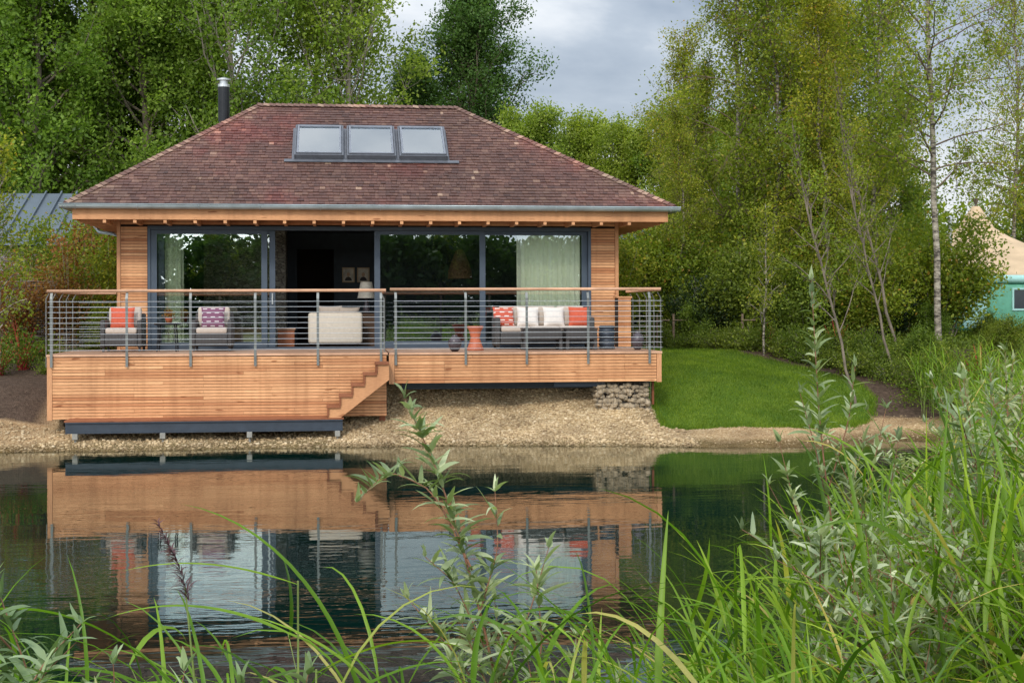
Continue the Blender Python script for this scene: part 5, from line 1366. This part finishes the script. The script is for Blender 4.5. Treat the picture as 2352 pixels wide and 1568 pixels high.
for r_ in bl:
    x, y, z = r_[:3]
    e = thing("long_reed", (x, y, 0.3), "long arching reed blade leaning over the pond", "reed", "long reed blades at the near bank")
    V, F, q = ribbons(np.array([[0, 0, z-0.3]]), np.array([r_[3]]), np.array([r_[4]]), np.array([r_[5]]), np.array([r_[6]]), np.array([rg2.uniform(.022, .033)]), 14, rg2, twist=0.3)
    me = mesh_np("blade", V, F, np.repeat(rg2.uniform(.35, .8), len(F))); me.materials.append(M_reed); link(bpy.data.objects.new("blade", me), e)
    b = MB(); b.tube([(x, y, 0.1), (x, y, z+0.01)], [0.004, 0.003], 5); b.obj("stalk", M_reedstem, e)

def sapling(stems, lab, seed, leafL=0.11, leafW=0.026, dens=60, red=False):
    rng = np.random.default_rng(seed)
    x0, y0, z0 = stems[0][0]
    e = thing("willow_sapling", (x0, y0, z0), lab, "willow shrub", "willow saplings among the reeds")
    paths = []; rad = []; bs = []; azs = []; e0s = []; Ls = []
    for k, st in enumerate(stems):
        P = np.array(st, float); n = 14; t = np.linspace(0, len(P)-1, n)
        Q = np.stack([np.interp(t, np.arange(len(P)), P[:, j]) for j in range(3)], 1)
        Q[1:-1] = (Q[:-2]+2*Q[1:-1]+Q[2:])/4
        Q -= np.array([x0, y0, z0]); paths.append(Q)
        seg = np.linalg.norm(np.diff(Q, axis=0), axis=1).sum(); r = 0.0048*min(1.4, seg)+0.001
        rad.append(np.linspace(r, 0.0012, n))
        m = int(seg*dens); fr = np.sort(rng.uniform(0.22 if k == 0 else 0.05, 1.0, m)); fr[-4:] = 1.0
        b0 = np.stack([np.interp(fr*(n-1), np.arange(n), Q[:, j]) for j in range(3)], 1)
        bs.append(b0); azs.append(np.arange(m)*2.4+rng.normal(0, .4, m)); e0s.append(rng.normal(0.75, 0.3, m)+0.5*(fr > 0.93)); Ls.append(leafL*rng.uniform(0.55, 1.25, m)*(1-0.45*(fr > 0.9)))
    V, F = tube_np(paths, rad, 6); ms = mesh_np("stem", V, F, smooth=True); ms.materials.append(M_willowstem)
    link(bpy.data.objects.new("stem", ms), e)
    b0 = np.concatenate(bs); az = np.concatenate(azs); e0 = np.concatenate(e0s); L = np.concatenate(Ls)
    V, F, q = ribbons(b0, az, e0, e0-rng.uniform(0.2, 1.3, len(az)), L, leafW*rng.uniform(.7, 1.2, len(az)), 5, rng, 0.3, 0.6)
    ml = mesh_np("foliage", V, F, np.repeat(np.clip(rng.normal(.55, .25, len(az)), 0, 1), q)); ml.materials.append(M_willow)
    link(bpy.data.objects.new("foliage", ml), e)

def auto_sapling(x, y, H, nst, seed, lab, lean=(0, 0), dens=52):
    r = random.Random(seed); z = float(height(np.array([x]), np.array([y]))[0]); st = []
    for i in range(nst):
        h = H*r.uniform(0.6, 1.0) if i else H; dx, dy = r.gauss(lean[0], 0.16)*h, r.gauss(lean[1], 0.12)*h
        p = [(x, y, z), (x+dx*0.25, y+dy*0.25, z+h*0.35), (x+dx*0.6, y+dy*0.6, z+h*0.7), (x+dx*1.1, y+dy*1.1, z+h)]
        st.append(p)
        for j in range(3):
            a = r.uniform(0.35, 0.8); q = [p[1][k]+(p[3][k]-p[1][k])*a for k in range(3)]; an = r.uniform(0, 2*pi); l = r.uniform(.15, .35)
            st.append([tuple(q), (q[0]+math.cos(an)*l*.5, q[1]+math.sin(an)*l*.5, q[2]+l*.5), (q[0]+math.cos(an)*l, q[1]+math.sin(an)*l, q[2]+l*.75)])
    sapling(st, lab, seed, dens=dens, leafW=0.023)
sapling([[(5.68,-21.27,0.25),(5.62,-21.27,0.9),(5.50,-21.27,1.45),(5.38,-21.25,1.85),(5.27,-21.25,2.09)],
         [(5.48,-21.27,1.55),(5.36,-21.24,1.80),(5.22,-21.2,1.86),(5.12,-21.2,1.76)],
         [(5.50,-21.27,1.40),(5.56,-21.3,1.62),(5.55,-21.3,1.80)],
         [(5.52,-21.27,1.30),(5.42,-21.3,1.52),(5.33,-21.3,1.60)],
         [(5.55,-21.27,1.15),(5.66,-21.3,1.42),(5.72,-21.3,1.62)],
         [(5.62,-21.27,0.95),(5.45,-21.2,1.25),(5.28,-21.2,1.45)],
         [(5.62,-21.27,1.0),(5.70,-21.3,1.3),(5.68,-21.3,1.55)],
         [(5.66,-21.27,0.6),(5.60,-21.3,1.0),(5.50,-21.35,1.25),(5.44,-21.35,1.40)],
         [(5.66,-21.27,0.6),(5.78,-21.3,1.0),(5.80,-21.35,1.35)],
         [(5.66,-21.27,0.5),(5.52,-21.2,0.95),(5.40,-21.15,1.30)],
         [(5.66,-21.27,0.5),(5.70,-21.4,0.95),(5.62,-21.45,1.38)],
         [(5.66,-21.27,0.5),(5.84,-21.4,0.95),(5.92,-21.45,1.25)],
         [(5.66,-21.27,0.5),(5.48,-21.4,0.85),(5.34,-21.5,1.18)],
         [(5.68,-21.2,0.5),(5.62,-21.1,0.95),(5.58,-21.0,1.40)],
         [(5.68,-21.2,0.5),(5.50,-21.1,0.9),(5.42,-21.0,1.25)],
         [(5.64,-21.27,0.8),(5.52,-21.4,1.1),(5.40,-21.4,1.3)]], "slender grey-green willow sapling rising from reeds", 90, dens=82, leafL=0.108, leafW=0.022)
sapling([[(7.50,-19.3,0.2),(7.40,-19.3,1.0),(7.28,-19.35,1.8),(7.24,-19.35,2.50)],
         [(7.36,-19.3,1.3),(7.28,-19.3,1.7),(7.20,-19.3,1.98)],[(7.33,-19.3,1.5),(7.42,-19.35,1.85),(7.45,-19.35,2.1)],[(7.45,-19.3,.7),(7.6,-19.3,1.3),(7.68,-19.3,1.75)],[(7.45,-19.3,.7),(7.3,-19.3,1.1),(7.05,-19.3,1.55)],
         [(7.40,-19.3,1.0),(7.2,-19.3,1.35),(7.1,-19.3,1.75)],[(7.40,-19.3,1.0),(7.5,-19.3,1.4),(7.62,-19.3,1.9)]], "tall reddish-stemmed willow sapling above reeds", 91, dens=55)
auto_sapling(4.55, -22.1, 1.42, 5, 92, "low grey-green willow shoots at water's edge", (-0.05, 0), dens=62)
auto_sapling(4.78, -22.3, 1.22, 4, 93, "low grey-green willow shoots at water's edge", (0, 0), dens=62)
auto_sapling(4.66, -22.6, 1.18, 4, 94, "low grey-green willow shoots at water's edge", (0, 0), dens=62)
for i, (x, y, H) in enumerate([(7.9,-19.2,1.7),(8.3,-19.0,1.9),(8.8,-17.9,1.95),(9.4,-17.0,2.0),(7.6,-20.6,1.55),(10.2,-15.6,1.9),(11.3,-14.2,2.0),(9.9,-17.5,2.1),(12.6,-11.8,1.9),(13.8,-9.5,1.9),(8.3,-20.2,1.8),(15.0,-7.2,1.7),
                               (7.15,-20.5,1.42),(7.75,-21.0,1.7),(8.6,-18.6,2.0),(9.2,-18.2,2.0),(7.0,-21.0,1.30),(8.0,-19.7,1.85)]):
    auto_sapling(x, y, H, 6, 100+i, "bushy grey-green willow among reeds", (0, 0), dens=56)

# seed-headed reed
sx_, sy_ = 4.66, -21.8
e = thing("flowering_reed", (sx_, sy_, 0.4), "reed stalk with drooping dark purple seed plume", "reed")
b = MB(); b.tube([(sx_+0.05,sy_,0.3),(sx_+0.03,sy_,1.2),(sx_-0.01,sy_,1.62)], [0.005,0.004,0.002], 6); b.obj("stalk", M_reedstem, e)
rng = np.random.default_rng(9); m = 190; fr = rng.random(m)
base = np.stack([0.0-0.085*fr**1.4, 0*fr, 1.18+0.22*fr], 1)
V, F, q = ribbons(base, rng.normal(2.9, 1.2, m), rng.uniform(0.4, 1.3, m), rng.uniform(-1.0, 0.2, m), rng.uniform(.02, .075, m)*(1.15-fr*0.8), np.full(m, .0045), 4, rng)
me = mesh_np("seed_plume", V, F, np.full(len(F), .5)); me.materials.append(M_plume); link(bpy.data.objects.new("seed_plume", me), e)

# ------------------------------------------------------------------ world, sun, camera
w = bpy.data.worlds.new("World"); scn.world = w; w.use_nodes = True
nt = w.node_tree; nt.nodes.clear()
out = nt.nodes.new('ShaderNodeOutputWorld'); bg = nt.nodes.new('ShaderNodeBackground')
SUN_EL, SUN_AZ = math.radians(38), math.radians(200)   # azimuth clockwise from +Y
sd = Vector((math.sin(SUN_AZ)*math.cos(SUN_EL), math.cos(SUN_AZ)*math.cos(SUN_EL), math.sin(SUN_EL)))
sky = nt.nodes.new('ShaderNodeTexSky'); sky.sky_type = 'NISHITA'; sky.sun_disc = False
sky.sun_elevation = SUN_EL; sky.sun_rotation = SUN_AZ
skc = mixc(nt, 'MULTIPLY', 1.0, sky.outputs[0], (0.10, 0.10, 0.10))
tc = nt.nodes.new('ShaderNodeTexCoord'); mp = nt.nodes.new('ShaderNodeMapping'); mp.inputs['Scale'].default_value = (1.6, 1.6, 4.6); mp.inputs['Location'].default_value = (0.35, 0.2, 0.1)
nt.links.new(tc.outputs['Generated'], mp.inputs[0])
n1 = N(nt, 'ShaderNodeTexNoise', Scale=2.2, Detail=7, Roughness=0.52, Distortion=0.25); nt.links.new(mp.outputs[0], n1.inputs['Vector'])
sp = nt.nodes.new('ShaderNodeSeparateXYZ'); nt.links.new(tc.outputs['Generated'], sp.inputs[0])
low = math_(nt, 'MULTIPLY_ADD', sp.outputs[2], -0.9, 0.13)
nf = math_(nt, 'ADD', n1.outputs['Fac'], math_(nt, 'MAXIMUM', low, -0.03))
cl = ramp(nt, nf, [(0.36, (0.30, 0.36, 0.45)), (0.48, (0.46, 0.52, 0.60)), (0.56, (0.70, 0.74, 0.79)), (0.66, (0.93, 0.94, 0.95))]).outputs[0]
up = math_(nt, 'MULTIPLY_ADD', math_(nt, 'MAXIMUM', sp.outputs[2], 0.0), 1.3, 0.97)
# clouds are brighter on the sun's side of the sky
dt = nt.nodes.new('ShaderNodeVectorMath'); dt.operation = 'DOT_PRODUCT'; nt.links.new(tc.outputs['Generated'], dt.inputs[0]); dt.inputs[1].default_value = tuple(sd)
glow = math_(nt, 'POWER', math_(nt, 'MAXIMUM', dt.outputs['Value'], 0.0), 1.5)
up2 = math_(nt, 'ADD', up, math_(nt, 'MULTIPLY', glow, 2.5))
vm = nt.nodes.new('ShaderNodeVectorMath'); vm.operation = 'SCALE'; nt.links.new(cl, vm.inputs[0]); nt.links.new(up2, vm.inputs['Scale'])
c = mixc(nt, 'MIX', 0.88, skc, vm.outputs[0])
nt.links.new(c, bg.inputs[0]); bg.inputs[1].default_value = 1.0
nt.links.new(bg.outputs[0], out.inputs[0])

sl = bpy.data.lights.new("sun", 'SUN'); sl.energy = 2.0; sl.angle = math.radians(10); sl.color = (1.0, 0.94, 0.85)
so = bpy.data.objects.new("sun", sl); COL.objects.link(so)
so.rotation_euler = sd.to_track_quat('Z', 'Y').to_euler(); so.location = (0, -20, 30)

cam = bpy.data.cameras.new("camera"); cam.lens = 50; cam.sensor_width = 36; cam.clip_end = 3000; cam.clip_start = 0.05
cam.shift_y = -0.0315
co = bpy.data.objects.new("camera", cam); COL.objects.link(co)
co.matrix_world = Matrix.Translation((5.069, -25.735, 2.37)) @ Matrix.Rotation(math.radians(-6.895), 4, 'Z') @ Matrix.Rotation(math.radians(90), 4, 'X') @ Matrix.Rotation(math.radians(-0.15), 4, 'Z')
scn.camera = co
scn.view_settings.view_transform = 'Standard'; scn.view_settings.look = 'None'; scn.view_settings.exposure = 0
